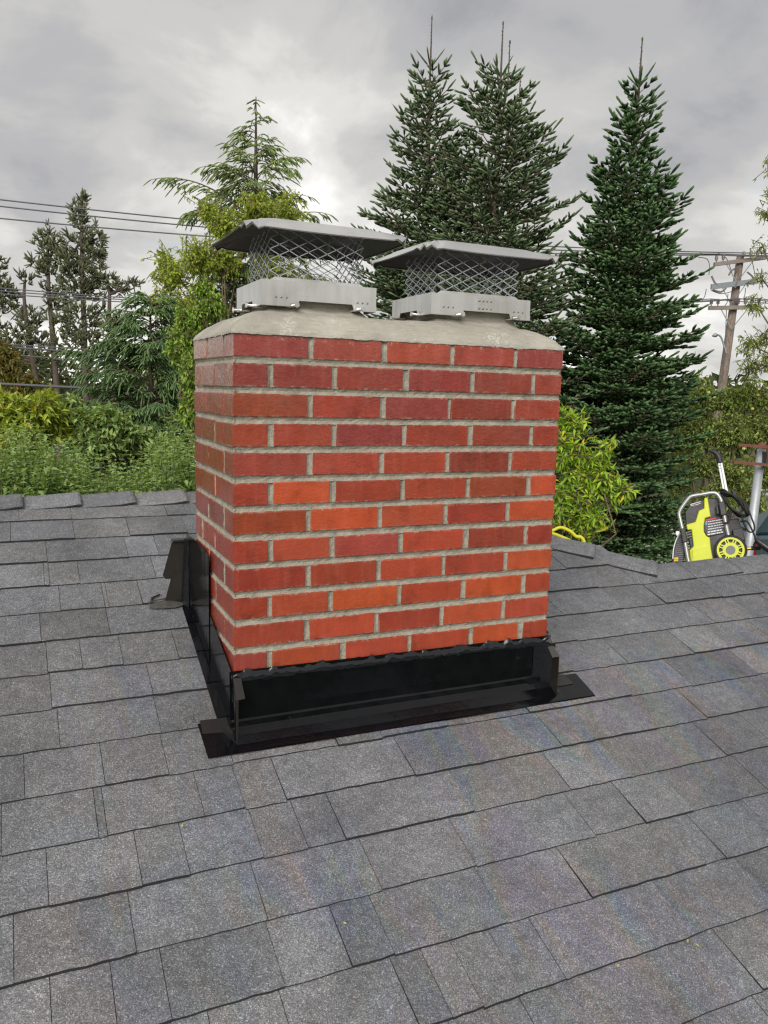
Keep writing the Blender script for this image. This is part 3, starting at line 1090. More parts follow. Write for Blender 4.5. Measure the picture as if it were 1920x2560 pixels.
# ------------------------------------------------------------------ chimney caps
def flue_cap(sk, label, eave_z, skz, seam, group='stainless flue caps'):
    a, b, c_, e_ = sk
    z0, z1 = skz
    cx, cy = (a + b) / 2, (c_ + e_) / 2
    root = thing('flue_cap', label, 'chimney cap', group)
    th = 0.0018
    s = MB()
    # four skirt walls; front and left cut away in the middle of the lower edge
    cut = 0.017

    def wall(p, q, inward, notch):
        """p, q plan corners; inward = unit vector"""
        p, q, iv = np.array(p, float), np.array(q, float), np.array(inward, float)
        L_ = np.linalg.norm(q - p)
        w0, w1 = notch
        poly = [(0, z0), (w0 * L_, z0), (w0 * L_ + .006, z0 + cut), (w1 * L_ - .006, z0 + cut), (w1 * L_, z0), (L_, z0), (L_, z1), (0, z1)]
        t_ = (q - p) / L_
        s.prism(poly, lambda u, v, d_: (*(p + t_ * u + iv * d_), v), 0, th)
    wall((a, c_), (b, c_), (0, 1), (0.30, 0.80))
    wall((a, e_), (b, e_), (0, -1), (0.25, 0.75))
    wall((a, c_ + th), (a, e_ - th), (1, 0), (0.32, 0.80))
    wall((b, c_ + th), (b, e_ - th), (-1, 0), (0.32, 0.80))
    s.box(a + th, b - th, c_ + th, c_ + 0.034, z1 - th, z1)          # top flange, open in the middle
    s.box(a + th, b - th, e_ - 0.034, e_ - th, z1 - th, z1)
    s.box(a + th, a + 0.034, c_ + 0.034, e_ - 0.034, z1 - th, z1)
    s.box(b - 0.034, b - th, c_ + 0.034, e_ - 0.034, z1 - th, z1)
    # narrow strip lip below the fold line
    s.box(a - 0.0012, a + 0.30 * (b - a), c_ - 0.0012, c_, z0 + 0.001, z0 + cut - 0.001)
    s.box(a + 0.80 * (b - a), b + 0.001, c_ - 0.0012, c_, z0 + 0.001, z0 + cut - 0.001)
    s.box(a - 0.0012, a, c_, c_ + 0.30 * (e_ - c_), z0 + 0.001, z0 + cut - 0.001)
    if seam:
        s.box((a + b) / 2 + .004, (a + b) / 2 + .045, c_ - 0.0013, c_, z0 + cut + .001, z1 - .0005)
    so_ = s.build('skirt', M_STEEL, root)
    # rivets
    rv = []
    for f_ in (0.12, 0.165, 0.21, 0.83, 0.875, 0.92):
        rv.append((a + f_ * (b - a), c_, z0 + cut + .006))
    if seam:
        for dx in (-0.014, 0.0, 0.012, 0.026):
            for fz in (0.42, 0.78):
                rv.append((cx + dx + .004, c_ - .0013, z0 + (z1 - z0) * fz))
    for p in rv:
        r_ = MB()
        r_.tube([(p[0], p[1] + .001, p[2]), (p[0], p[1] - .0012, p[2]), (p[0], p[1] - .002, p[2])], [0.0028, 0.0028, 0.0012], 8)
        r_.build('rivet', M_RIVET, so_)
    # clamp bolts through the lower tabs
    for p, dr in (((a + 0.275 * (b - a), c_ - .018, z0 + .004), (0.35, -1, 0.1)), ((a + 0.855 * (b - a), c_ - .016, z0 + .006), (0.5, -1, 0.1)),
                  ((a - .014, c_ + 0.35 * (e_ - c_), z0 + .006), (-1, 0.1, 0.1)), ((a - .016, c_ + 0.88 * (e_ - c_), z0 + .003), (-1, 0.2, 0))):
        d_ = np.array(dr, float)
        d_ /= np.linalg.norm(d_)
        p = np.array(p)
        bo = MB()
        bo.tube([p - d_ * 0.045, p], 0.0036, 8)
        bo.tube([p, p + d_ * 0.005], 0.0078, 6)
        bo.build('bolt', M_STEEL, root)
    # expanded metal screen
    ma, mb_, mc, me_ = a + 0.030, b - 0.030, c_ + 0.026, e_ - 0.026
    zt = eave_z + 0.020
    zb_ = z1
    m_ = MB()
    corners = [(ma, mc), (mb_, mc), (mb_, me_), (ma, me_)]
    DW, DH = 0.0555, 0.0275
    for i in range(4):
        p, q = np.array(corners[i]), np.array(corners[(i + 1) % 4])
        L_ = np.linalg.norm(q - p)
        t_ = (q - p) / L_
        nrm = np.array([t_[1], -t_[0]])
        nw = max(1, round(L_ / DW))
        dw = L_ / nw
        nh = int(math.ceil((zt - zb_) / DH))
        for jx in range(nw * 2):
            for jz in range(nh * 2):
                if (jx + jz) % 2:
                    u0, v0, u1, v1 = jx * dw / 2, (jz + 1) * DH / 2, (jx + 1) * dw / 2, jz * DH / 2
                else:
                    u0, v0, u1, v1 = jx * dw / 2, jz * DH / 2, (jx + 1) * dw / 2, (jz + 1) * DH / 2
                z_0, z_1 = zb_ + v0, zb_ + v1
                if max(z_0, z_1) > zt:
                    continue
                A = np.array([*(p + t_ * u0), z_0])
                B = np.array([*(p + t_ * u1), z_1])
                hw = 0.00115
                n3 = np.array([*nrm, 0]) * 0.0
                pts_ = [A - (0, 0, hw) - n3, B - (0, 0, hw) - n3, B + (0, 0, hw) + n3, A + (0, 0, hw) + n3]
                n4 = np.array([*nrm, 0]) * -0.0024
                pts_ += [x + n4 for x in pts_]
                m_.add(pts_, [(0, 1, 2, 3), (7, 6, 5, 4), (0, 4, 5, 1), (3, 2, 6, 7)])
    mo_ = m_.build('mesh_screen', M_MESH, root, fix=False)
    # base strips that hold the screen, with small rivets
    st = MB()
    st.prism([(ma - .004, zb_), (mb_ + .004, zb_), (mb_ - .012, zb_ + .010), (ma + .012, zb_ + .011)], lambda u, v, d_: (u, mc - 0.004 + d_, v), 0, 0.0015)
    st.prism([(mc, zb_), (me_, zb_), (me_ - .012, zb_ + .008), (mc + .010, zb_ + .008)], lambda u, v, d_: (ma - 0.003 + d_, u, v), 0, 0.0015)
    st.build('screen_strip', M_STEEL, root)
    ps = MB()
    for px_ in (ma + .002, mb_ - .002):
        for py_ in (mc + .002, me_ - .002):
            ps.box(px_ - .004, px_ + .004, py_ - .004, py_ + .004, zb_, eave_z + .03)
    # lid: flat top, flared flaps, pleated corners, hemmed edge
    tx, ty = 0.178, 0.146
    ox, oy = 0.236, 0.207
    zt_ = eave_z + 0.030
    rl = random.Random(int(a * 1000))
    top, eave, hem = [], [], []
    per = []
    for sx0, sy0, sx1, sy1 in ((-1, -1, 1, -1), (1, -1, 1, 1), (1, 1, -1, 1), (-1, 1, -1, -1)):
        npts = 25
        for i in range(npts):
            f_ = i / npts
            per.append((sx0 + (sx1 - sx0) * f_, sy0 + (sy1 - sy0) * f_, f_))
    for k_, (u, v, f_) in enumerate(per):
        L_ = 2 * (ox if abs(v) == 1 and abs(u) <= 1 and (k_ // 25) % 2 == 0 else oy)
        dcorner = min(f_, 1 - f_) * L_
        pleat = max(0.0, 1 - dcorner / 0.055)
        side = (k_ // 25) % 2
        zz = eave_z + 0.004 * math.sin(f_ * math.pi) * (-1)
        wob = 0.0
        if pleat > 0:
            wob = 0.0085 * pleat ** 0.5 * (1 if k_ % 2 else -1) + rl.uniform(-.003, .003)
        ux, vy = u, v
        shrink = 1 - 0.050 * pleat
        eave.append((cx + ux * ox * shrink, cy + vy * oy * shrink, zz + wob + 0.004 * pleat))
        top.append((cx + ux * tx * (1 - .02 * pleat), cy + vy * ty * (1 - .02 * pleat), zt_ + 0.002 * (1 - f_) - 0.004 * pleat))
        hem.append((cx + ux * ox * shrink * 0.99, cy + vy * oy * shrink * 0.99, zz + wob * 0.95 - 0.0028))
    n_ = len(per)
    ld = MB()
    ctr = len(top)
    vsall = top + [(cx, cy, zt_ + .004)] + [tuple((np.array(t_) * .5 + np.array(e2) * .5) + np.array((0, 0, .0006))) for t_, e2 in zip(top, eave)] + eave + hem
    o1, o2, o3 = n_ + 1, 2 * n_ + 1, 3 * n_ + 1
    fs = [(i, (i + 1) % n_, ctr) for i in range(n_)]
    for i in range(n_):
        j = (i + 1) % n_
        fs += [(i, o1 + i, o1 + j, j), (o1 + i, o2 + i, o2 + j, o1 + j), (o2 + i, o3 + i, o3 + j, o2 + j)]
    ld.add(vsall, fs)
    lo = ld.build('lid', M_LID, root)
    lo.data.materials.append(M_LID_SHADE)
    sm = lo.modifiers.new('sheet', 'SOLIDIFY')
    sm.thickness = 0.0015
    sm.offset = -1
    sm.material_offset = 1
    br = MB()
    for px_ in (cx - .06, cx + .07):
        br.box(px_ - .005, px_ + .005, cy - .004, cy + .004, eave_z - .012, eave_z + .034)
    br.box(cx - .10, cx + .10, cy - .012, cy + .012, eave_z + .0335, eave_z + .0345)
    br.build('lid_bracket', M_STEEL, root)
    place(root, (cx, cy, z0))
    return root


M_LID_SHADE = simple('lid_underside_shade', (0.105, 0.095, 0.084), 0.36, 0.55, var=0.3, scale=6)  # lid steel for the inner faces, underside shade painted in as darker colour
M_RIVET = simple('rivet_metal', (0.22, 0.20, 0.19), 0.5, 0.7)
lidm = NT('lid_metal')
PO = lidm.pos()
lidm.set(base=lidm.ramp(lidm.noise(PO, 8, 4, 0.6), [(0.3, (0.62, 0.605, 0.58)), (0.7, (0.78, 0.765, 0.74))]), metal=0.95, rough=0.22)
lidm.bump(lidm.noise(PO, 12, 2), 0.08, 0.02)
M_LID = lidm.mat
flue_cap(SK[0], 'left stainless cap with mesh sides and a dented hip lid', 0.268, (0.079, 0.146), False)
flue_cap(SK[1], 'right stainless cap with a riveted seam in its skirt', 0.262, (0.086, 0.147), True)

# ------------------------------------------------------------------ pressure washer behind the lower ridge
M_YEL = simple('yellow_plastic', (0.56, 0.61, 0.006), 0.36, var=0.08, bump=0.1)
M_BLKP = simple('black_plastic', (0.016, 0.016, 0.018), 0.42, var=0.3, bump=0.15)
M_GREYP = simple('grey_plastic', (0.16, 0.16, 0.165), 0.5)
M_ALU = simple('brushed_tube', (0.40, 0.40, 0.40), 0.38, 0.6, var=0.2)
M_WHITE = simple('white_bar', (0.72, 0.73, 0.74), 0.4)
M_RUB = simple('rubber', (0.014, 0.014, 0.015), 0.7, bump=0.3)
M_LBL = simple('label_white', (0.62, 0.63, 0.66), 0.5)
M_LBLRED = simple('label_red', (0.55, 0.03, 0.04), 0.5)
M_LBLBLU = simple('label_blue', (0.12, 0.32, 0.60), 0.5)
M_BRASS = simple('brass', (0.55, 0.36, 0.10), 0.35, 0.85)

WD = 5.3
W_UP = np.array([0, SA, CA])
vd = ray(1765, 1400)
vd /= np.linalg.norm(vd)
W_FN = -vd + (vd @ W_UP) * W_UP
W_FN /= np.linalg.norm(W_FN)
W_RT = np.cross(W_UP, W_FN)
W_O = at(1765, 1425, WD)


def zuv(zx, zy, d=0.0):
    """photo detail pixel (crop 1660,1100 x6.381) -> point on the washer's front plane pushed forward by d"""
    px, py = 1660 + zx / 6.381, 1100 + zy / 6.381
    r_ = ray(px, py)
    t_ = ((W_O - CAM) @ W_FN) / (r_ @ W_FN)
    q = CAM + r_ * t_ - W_O
    return (q @ W_RT, q @ W_UP)


def wpt(u, v, d_):
    return W_O + W_RT * u + W_UP * v + W_FN * d_


def wprism(poly, d0, d1, name, mat, parent):
    m_ = MB()
    m_.prism([zuv(*p) for p in poly], wpt, d0, d1)
    o = m_.build(name, mat, parent)
    bv = o.modifiers.new('round', 'BEVEL')
    bv.width = 0.006 if abs(d1 - d0) > 0.02 else 0.0015
    bv.segments = 2
    return o


def wtube(pts, r, name, mat, parent, d_=0.0, n=10):
    m_ = MB()
    P_ = []
    for p in pts:
        u, v = zuv(p[0], p[1])
        P_.append(wpt(u, v, p[2] if len(p) > 2 else d_))
    m_.tube(smooth_path(P_, 4), r, n)
    return m_.build(name, mat, parent, smooth=True)


def smooth_path(P, sub):
    P = [np.array(p, float) for p in P]
    out = []
    for i in range(len(P) - 1):
        p0, p1, p2, p3 = P[max(i - 1, 0)], P[i], P[i + 1], P[min(i + 2, len(P) - 1)]
        for s in range(sub):
            t = s / sub
            out.append(0.5 * ((2 * p1) + (-p0 + p2) * t + (2 * p0 - 5 * p1 + 4 * p2 - p3) * t * t + (-p0 + 3 * p1 - 3 * p2 + p3) * t ** 3))
    out.append(P[-1])
    return out


washer = thing('pressure_washer', 'yellow and black pressure washer tilted on the far slope behind the ridge', 'pressure washer')
wprism([(330, 1150), (420, 1015), (640, 935), (700, 925), (850, 915), (910, 1010), (965, 1250), (1010, 1560), (1030, 1990), (470, 1990), (350, 1380)], -0.20, -0.012, 'housing', M_BLKP, washer)
wprism([(640, 925), (695, 918), (745, 1225), (655, 1250), (635, 1380), (640, 1470), (680, 1540), (730, 1555), (745, 1700), (800, 1990), (430, 1990),
        (405, 1760), (470, 1700), (440, 1432), (372, 1438), (355, 1352), (500, 1310), (555, 1130), (640, 1095)], -0.03, 0.012, 'yellow_cover', M_YEL, washer)
wprism([(455, 1750), (735, 1690), (775, 1880), (790, 1990), (450, 1990)], 0.010, 0.030, 'yellow_foot', M_YEL, washer)
wprism([(480, 1850), (575, 1800), (640, 1860), (660, 1990), (480, 1990)], 0.0305, 0.036, 'foot_recess', M_YEL, washer)
lab = wprism([(655, 1265), (900, 1222), (948, 1485), (690, 1540), (640, 1445)], -0.010, 0.004, 'label_panel', M_BLKP, washer)
wl_ = MB()
rb = random.Random(3)
for i in range(6):                                  # rows of small print on the label
    y_ = 1300 + i * 40
    x_ = 705 - i * 2
    while x_ < 900 + i * 6:
        w_ = rb.uniform(12, 46)
        h_ = 13 if i < 4 else 20
        sk = -0.17 * (x_ - 700)
        wl_.prism([zuv(x_, y_ + sk), zuv(x_ + w_, y_ + sk - .17 * w_), zuv(x_ + w_, y_ + sk - .17 * w_ + h_), zuv(x_, y_ + sk + h_)], wpt, 0.0042, 0.0052)
        x_ += w_ + rb.uniform(4, 9)
wl_.build('print', M_LBL, lab)
wr_ = MB()
wr_.prism([zuv(668, 1266), zuv(830, 1238), zuv(832, 1258), zuv(668, 1288)], wpt, 0.0042, 0.0052)
wr_.build('print', M_LBLRED, lab)
wb_ = MB()
for q in ((664, 1298), (660, 1330)):
    wb_.prism([zuv(q[0], q[1]), zuv(q[0] + 30, q[1] - 5), zuv(q[0] + 30, q[1] + 20), zuv(q[0], q[1] + 25)], wpt, 0.0042, 0.0052)
wb_.build('print', M_LBLBLU, lab)
t1 = MB()
for (x_, y_, w_, h_) in ((420, 1020, 165, 13), (425, 1043, 60, 10), (498, 1028, 85, 9)):
    t1.prism([zuv(x_, y_), zuv(x_ + w_, y_ - .30 * w_), zuv(x_ + w_, y_ - .30 * w_ + h_), zuv(x_, y_ + h_)], wpt, -0.0118, -0.0105)
t1.build('print', M_LBL, washer)
t1 = MB()
t1.prism([zuv(468, 1050), zuv(550, 1024), zuv(550, 1036), zuv(468, 1062)], wpt, -0.0118, -0.0105)
t1.build('print', M_LBLRED, washer)
wtube([(420, 2010), (385, 1900), (340, 1650), (308, 1480), (255, 1250), (246, 1170), (290, 1080), (395, 940), (455, 903), (600, 878), (760, 852), (840, 868), (890, 930), (920, 1010),
       (965, 1240), (1020, 1500), (1060, 1700), (1090, 1900)], 0.0128, 'frame_tube', M_ALU, washer, 0.03, 12)
wprism([(262, 1425), (340, 1410), (378, 1630), (300, 1650)], 0.012, 0.05, 'clamp', M_BLKP, washer)
wprism([(865, 1010), (960, 985), (1005, 1200), (905, 1225)], 0.008, 0.055, 'clamp', M_BLKP, washer)
wprism([(820, 1060), (870, 1040), (890, 1190), (835, 1200)], 0.0, 0.03, 'knob', M_BLKP, washer)
wprism([(1085, 1425), (1250, 1395), (1300, 1600), (1120, 1640)], -0.10, 0.0, 'pump_box', M_BLKP, washer)
wprism([(1000, 1250), (1200, 1220), (1330, 1700), (1020, 1900)], -0.20, -0.105, 'rear_housing', M_BLKP, washer)
for x_ in range(3):
    wprism([(355 + 0 * x_, 1470 + x_ * 42), (445, 1445 + x_ * 42), (450, 1462 + x_ * 42), (360, 1487 + x_ * 42)], -0.011, 0.004, 'vent_rib', M_GREYP, washer)
# wheel
wc = zuv(1060, 1765)
rim_c = wpt(wc[0], wc[1], 0.05)


def ring_pts(r_, d_, n=40):
    return [wpt(wc[0] + r_ * math.cos(2 * math.pi * i / n), wc[1] + r_ * math.sin(2 * math.pi * i / n), d_) for i in range(n)]


pxm = WD / FPX / 6.381 * 1.03
wheel = MB()
prof_ = [(150, 0.03), (215, 0.03), (232, 0.045), (232, 0.07), (218, 0.082), (196, 0.082), (190, 0.07), (150, 0.06)]
rings = [ring_pts(r_ * pxm, d_) for r_, d_ in prof_]
for A, B in zip(rings, rings[1:] + rings[:1]):
    wheel.strip(A + A[:1], B + B[:1])
tyre = wheel.build('wheel', M_RUB, washer, smooth=True)
rm = MB()
for (ra, rb2) in ((196, 162), (112, 66)):
    A, B = ring_pts(ra * pxm, 0.079), ring_pts(rb2 * pxm, 0.079)
    A2, B2 = ring_pts(ra * pxm, 0.066), ring_pts(rb2 * pxm, 0.066)
    rm.strip(A + A[:1], B + B[:1])
    rm.strip(B + B[:1], B2 + B2[:1])
    rm.strip(A2 + A2[:1], A + A[:1])
for k in range(8):
    th = 2 * math.pi * (k + 0.3) / 8
    for s2 in (-0.11, 0.11):
        c0, s0 = math.cos(th + s2 * 1.4), math.sin(th + s2 * 1.4)
        c1, s1 = math.cos(th + s2), math.sin(th + s2)
        t0 = np.array([-s0, c0])
        p_in = np.array([c0, s0]) * 108 * pxm + np.array(wc)
        p_out = np.array([c1, s1]) * 166 * pxm + np.array(wc)
        w2 = 9 * pxm
        rm.prism([tuple(p_in - t0 * w2), tuple(p_out - t0 * w2), tuple(p_out + t0 * w2), tuple(p_in + t0 * w2)], wpt, 0.066, 0.078)
rm.build('rim', M_YEL, tyre)
hb = MB()
A, B = ring_pts(66 * pxm, 0.084), ring_pts(66 * pxm, 0.06)
hb.strip(A + A[:1], B + B[:1])
hb.add(A, [tuple(range(len(A)))])
hb.build('hub', M_GREYP, tyre)
bk = MB()
A = ring_pts(165 * pxm, 0.058)
bk.add(A, [tuple(range(len(A)))])
bk.build('inner_disc', M_BLKP, tyre)
# handle
hs = MB()
hs.prism([zuv(862, 340), zuv(930, 335), zuv(1030, 830), zuv(950, 830)], wpt, -0.09, -0.06)
hso = hs.build('handle_bar', M_WHITE, washer)
hs = MB()
hs.prism([zuv(893, 345), zuv(902, 345), zuv(985, 800), zuv(974, 800)], wpt, -0.0598, -0.0590)
hs.build('groove', M_GREYP, hso)
for q in ((887, 380), (895, 430)):
    hh = MB()
    u, v = zuv(*q)
    hh.tube([wpt(u, v, -0.061), wpt(u, v, -0.0585)], 0.0035, 8)
    hh.build('hole', M_BLKP, hso)
hs = MB()
P_ = [(895, 345), (885, 270), (850, 200), (790, 160), (718, 142)]
hs.tube(smooth_path([wpt(*zuv(*p), -0.075) for p in P_], 4), list(np.interp(np.linspace(0, 1, 17), [0, .3, .7, 1], [0.020, 0.022, 0.016, 0.009])), 10)
hs.build('hand_grip', M_BLKP, washer, smooth=True)
wprism([(1070, 760), (1110, 745), (1165, 880), (1130, 900)], -0.12, -0.09, 'lance_holder', M_BLKP, washer)
# hanging loops of black hose and cable
hose = MB()
hr = random.Random(12)
for i in range(9):
    o_ = i * 20
    P_ = [(880 + hr.uniform(-8, 8), 800 - i * 3, -.02), (960, 800 + o_ * .5, 0.01), (1080 + o_, 900 + o_ * .3, 0.03), (1200 + o_ * .8, 1010 + o_, 0.02), (1300 + o_ * .3, 1130 + o_ * .4, 0.0),
          (1310 - o_ * .3, 1190 + o_ * .2, -.02), (1230 - o_ * .4, 1180 + o_ * .1, -.01), (1080 - o_ * .2, 1100 - o_ * .2, 0.0), (960, 970 - o_ * .3, 0.0), (880 + i * 2, 870, -.02)]
    hose.tube(smooth_path([wpt(*zuv(p[0], p[1]), p[2] + hr.uniform(-.02, .02)) for p in P_], 5), 0.0062, 6)
P_ = [(1290, 980, 0), (1370, 1180, .02), (1440, 1380, .02), (1420, 1460, .02), (1350, 1460, 0.0), (1280, 1340, .0), (1230, 1180, 0)]
hose.tube(smooth_path([wpt(*zuv(p[0], p[1]), p[2]) for p in P_], 6), 0.0055, 6)
P_ = [(1220, 1300, .0), (1330, 1310, .02), (1420, 1480, .02), (1460, 1600, .02), (1430, 1690, .02), (1520, 1720, .03)]
hose.tube(smooth_path([wpt(*zuv(p[0], p[1]), p[2]) for p in P_], 6), 0.006, 6)
P_ = [(960, 1340, .06), (1010, 1330, .05), (1040, 1250, .03), (1060, 1150, .02)]
hose.tube(smooth_path([wpt(*zuv(p[0], p[1]), p[2]) for p in P_], 6), 0.0075, 6)
hose.build('coiled_hose', M_RUB, washer, smooth=True)
wtube([(1300, 1735, .0), (1330, 1732, .0), (1395, 1728, .0)], 0.012, 'brass_fitting', M_BRASS, washer)
wtube([(1395, 1728, .0), (1470, 1722, .0), (1540, 1720, .0)], 0.014, 'hose_end', M_RUB, washer)
gun = MB()
gun.tube(smooth_path([wpt(*zuv(p[0], p[1]), 0.06) for p in ((1440, 1570), (1500, 1630), (1580, 1690), (1680, 1760), (1760, 1800))], 4), list(np.interp(np.linspace(0, 1, 17), [0, .2, .5, 1], [0.006, 0.017, 0.024, 0.022])), 10)
gun.build('spray_gun', M_BLKP, washer, smooth=True)
# ribbed black case strapped on the left
case = wprism([(125, 2000), (135, 1880), (165, 1700), (205, 1560), (270, 1480), (330, 1560), (325, 1800), (300, 2000)], -0.10, 0.0, 'side_case', M_BLKP, washer)
for i in range(11):
    y_ = 1600 + i * 34
    x0_ = 200 - i * 6.5
    rb_ = MB()
    rb_.prism([zuv(x0_ + 8, y_), zuv(318, y_ - 22), zuv(318, y_ - 14), zuv(x0_ + 8, y_ + 9)], wpt, 0.0005, 0.006)
    rb_.build('rib', M_GREYP, case)
wtube([(140, 1900, .0), (150, 1760, .0), (175, 1650, .0), (212, 1555, .0), (255, 1500, 0)], 0.004, 'white_trim', M_WHITE, washer)
wprism([(190, 1460), (245, 1455), (255, 1490), (215, 1535), (190, 1510)], 0.0, 0.02, 'white_knob', M_WHITE, washer)
wprism([(160, 1875), (230, 1870), (225, 1930), (160, 1935)], 0.0, 0.006, 'yellow_tag', simple('tag_yellow', (0.75, 0.45, 0.01), 0.5), washer)
place(washer, tuple(W_O))

# yellow hose looping up behind the hip
hose2 = MB()
PH = [(1330, 1330, 4.0), (1372, 1330, 4.0), (1400, 1319, 4.0), (1425, 1328, 4.0), (1440, 1341, 4.0), (1452, 1343, 4.0), (1460, 1356, 4.0), (1455, 1385, 4.0), (1440, 1420, 4.0)]
hose2.tube(smooth_path([at(*p) for p in PH], 6), 0.0085, 8)
PH = [(1330, 1340, 3.9), (1375, 1334, 3.9), (1405, 1343, 3.9), (1432, 1358, 3.9), (1455, 1390, 3.9)]
hose2.tube(smooth_path([at(*p) for p in PH], 6), 0.0085, 8)
ho = hose2.build('garden_hose', simple('yellow_hose', (0.72, 0.66, 0.03), 0.4), smooth=True)
tag(ho, 'bright yellow hose looping above the hip just right of the chimney', 'hose')

# ------------------------------------------------------------------ steel mast with rusty brackets
M_GALV = simple('galvanised_pole', (0.42, 0.44, 0.46), 0.5, 0.45, var=0.25, scale=14)
M_RUST = simple('rusty_iron', (0.17, 0.065, 0.045), 0.85, 0.1, var=0.4, scale=20, bump=0.4)
mast = thing('service_mast', 'grey steel pole with rusty cross brackets behind the pressure washer', 'pole')
mp = MB()
mt, mbm = at(1904, 1122, 6.6), at(1872, 1375, 6.6)
mbase = mbm + (mbm - mt) / np.linalg.norm(mbm - mt) * 0.9
mp.tube([mt, mbm, mbase], [0.034, 0.039, 0.039], 16)
mp.build('pole', M_GALV, mast, smooth=True)
mp = MB()
mp.tube([at(1906, 1108, 6.6), mt], [0.030, 0.038], 12)
mp.build('pole_cap', M_RUST, mast)
for a_, b_ in (((1845, 1112), (1990, 1123)), ((1833, 1155), (1990, 1168))):
    m_ = MB()
    A, B = at(*a_, 6.52), at(*b_, 6.50)
    dirv = (B - A) / np.linalg.norm(B - A)
    u_ = np.array([0, 0, 1.0])
    n_ = np.cross(dirv, u_)
    m_.add([A + u_ * s * .011 + n_ * t * .018 for s in (-1, 1) for t in (-1, 1)] + [B + u_ * s * .011 + n_ * t * .018 for s in (-1, 1) for t in (-1, 1)],
           [(0, 1, 3, 2), (4, 6, 7, 5), (0, 4, 5, 1), (2, 3, 7, 6), (0, 2, 6, 4), (1, 5, 7, 3)])
    m_.build('bracket', M_RUST, mast)
m_ = MB()
c_ = at(1935, 1147, 6.55)
Mx = Matrix.Translation(c_) @ Matrix(((RIGHT[0], FWD[0], 0, 0), (RIGHT[1], FWD[1], 0, 0), (0, 0, 1, 0), (0, 0, 0, 1)))
m_.box(-0.09, 0.09, -0.06, 0.06, -0.055, 0.055, Mx)
m_.build('junction_box', simple('dark_box', (0.05, 0.045, 0.04), 0.7), mast)
place(mast, tuple(mbase))

# ------------------------------------------------------------------ parked car at the far right
M_CAR = simple('teal_grey_paint', (0.055, 0.10, 0.115), 0.22, 0.3, var=0.06, coat=0.8)
M_GLASS = simple('car_glass', (0.012, 0.015, 0.018), 0.06, 0.0, var=0.05)
car = thing('parked_car', 'dark teal car parked beyond the roof at the right edge', 'car')
cb = at(1885, 1300, 15.0)
cb[2] = GROUND_Z
cr_ = RIGHT * np.array([1, 1, 0])
cr_ /= np.linalg.norm(cr_)
cf_ = np.array([-cr_[1], cr_[0], 0])
carM = Matrix.Translation(cb) @ Matrix(((cr_[0], cf_[0], 0, 0), (cr_[1], cf_[1], 0, 0), (0, 0, 1, 0), (0, 0, 0, 1)))
cpt = lambda u, v, w: tuple(carM @ Vector((u, w, v)))
m_ = MB()
body = [(0.0, 0.42), (0.02, 0.80), (0.10, 1.02), (1.1, 1.06), (3.2, 1.05), (4.3, 0.92), (4.5, 0.7), (4.5, 0.35), (3.9, 0.28), (0.6, 0.28)]
m_.prism(body, cpt, 0.0, 1.8)
o = m_.build('body', M_CAR, car)
o.modifiers.new('round', 'BEVEL').width = 0.06
m_ = MB()
cab = [(0.10, 1.03), (0.42, 1.56), (0.75, 1.66), (2.2, 1.66), (3.15, 1.06)]
m_.prism(cab, cpt, 0.10, 1.70)
o = m_.build('cabin', M_CAR, car)
o.modifiers.new('round', 'BEVEL').width = 0.05
for poly in ([(0.42, 1.12), (0.62, 1.50), (1.15, 1.54), (1.15, 1.12)], [(1.25, 1.12), (1.25, 1.54), (2.1, 1.55), (2.75, 1.12)]):
    for dd in (0.088, 1.712):
        m_ = MB()
        m_.prism(poly, cpt, dd - .004, dd + .004)
        m_.build('window', M_GLASS, car)
for ux in (0.85, 3.65):
    for dd in (0.0, 1.8):
        m_ = MB()
        sg = -1 if dd == 0 else 1
        m_.tube([cpt(ux, 0.33, dd - sg * .16), cpt(ux, 0.33, dd + sg * .01)], 0.33, 24)
        w_ = m_.build('wheel', M_RUB, car)
        m_ = MB()
        m_.tube([cpt(ux, 0.33, dd + sg * .005), cpt(ux, 0.33, dd + sg * .02)], 0.2, 16)
        m_.build('rim', M_ALU, w_)
for dd in (0.32, 1.48):
    m_ = MB()
    m_.tube([cpt(0.6, 1.66, dd), cpt(0.7, 1.73, dd), cpt(2.0, 1.73, dd), cpt(2.15, 1.66, dd)], 0.018, 8)
    m_.build('roof_rail', M_ALU, car)
m_ = MB()
m_.prism([(-0.01, 0.62), (0.015, 0.9), (0.10, 0.9), (0.10, 0.62)], cpt, -0.006, 0.02)
m_.build('tail_light', simple('tail_red', (0.25, 0.01, 0.01), 0.2), car)
place(car, tuple(cb))

# ------------------------------------------------------------------ utility pole and wires
M_POLE = bark_material('weathered_pole', (0.20, 0.155, 0.125))
M_ARM = simple('grey_timber', (0.23, 0.19, 0.165), 0.85, var=0.3, scale=5)
M_INS = simple('insulator', (0.16, 0.13, 0.12), 0.3, var=0.2)
M_WIRE = simple('wire', (0.10, 0.10, 0.11), 0.6)
M_GALV2 = simple('line_hardware', (0.26, 0.28, 0.30), 0.45, 0.5)
PD = 28.0
upole = thing('utility_pole', 'weathered timber utility pole with three cross arms right of the firs', 'utility pole')
pt_, pb_ = at(1851, 641, PD), at(1806, 960, PD)
ax_ = (pb_ - pt_) / np.linalg.norm(pb_ - pt_)
pbase = pt_ + ax_ * ((pt_[2] - GROUND_Z) / -ax_[2])
m_ = MB()
m_.tube([pt_, pb_, pbase], [0.125, 0.150, 0.18], 14)
m_.build('pole', M_POLE, upole, smooth=True)
AR = [((1785, 661), (1915, 644)), ((1778, 717), (1893, 703)), ((1772, 770), (1901, 768))]
arm_pts = []
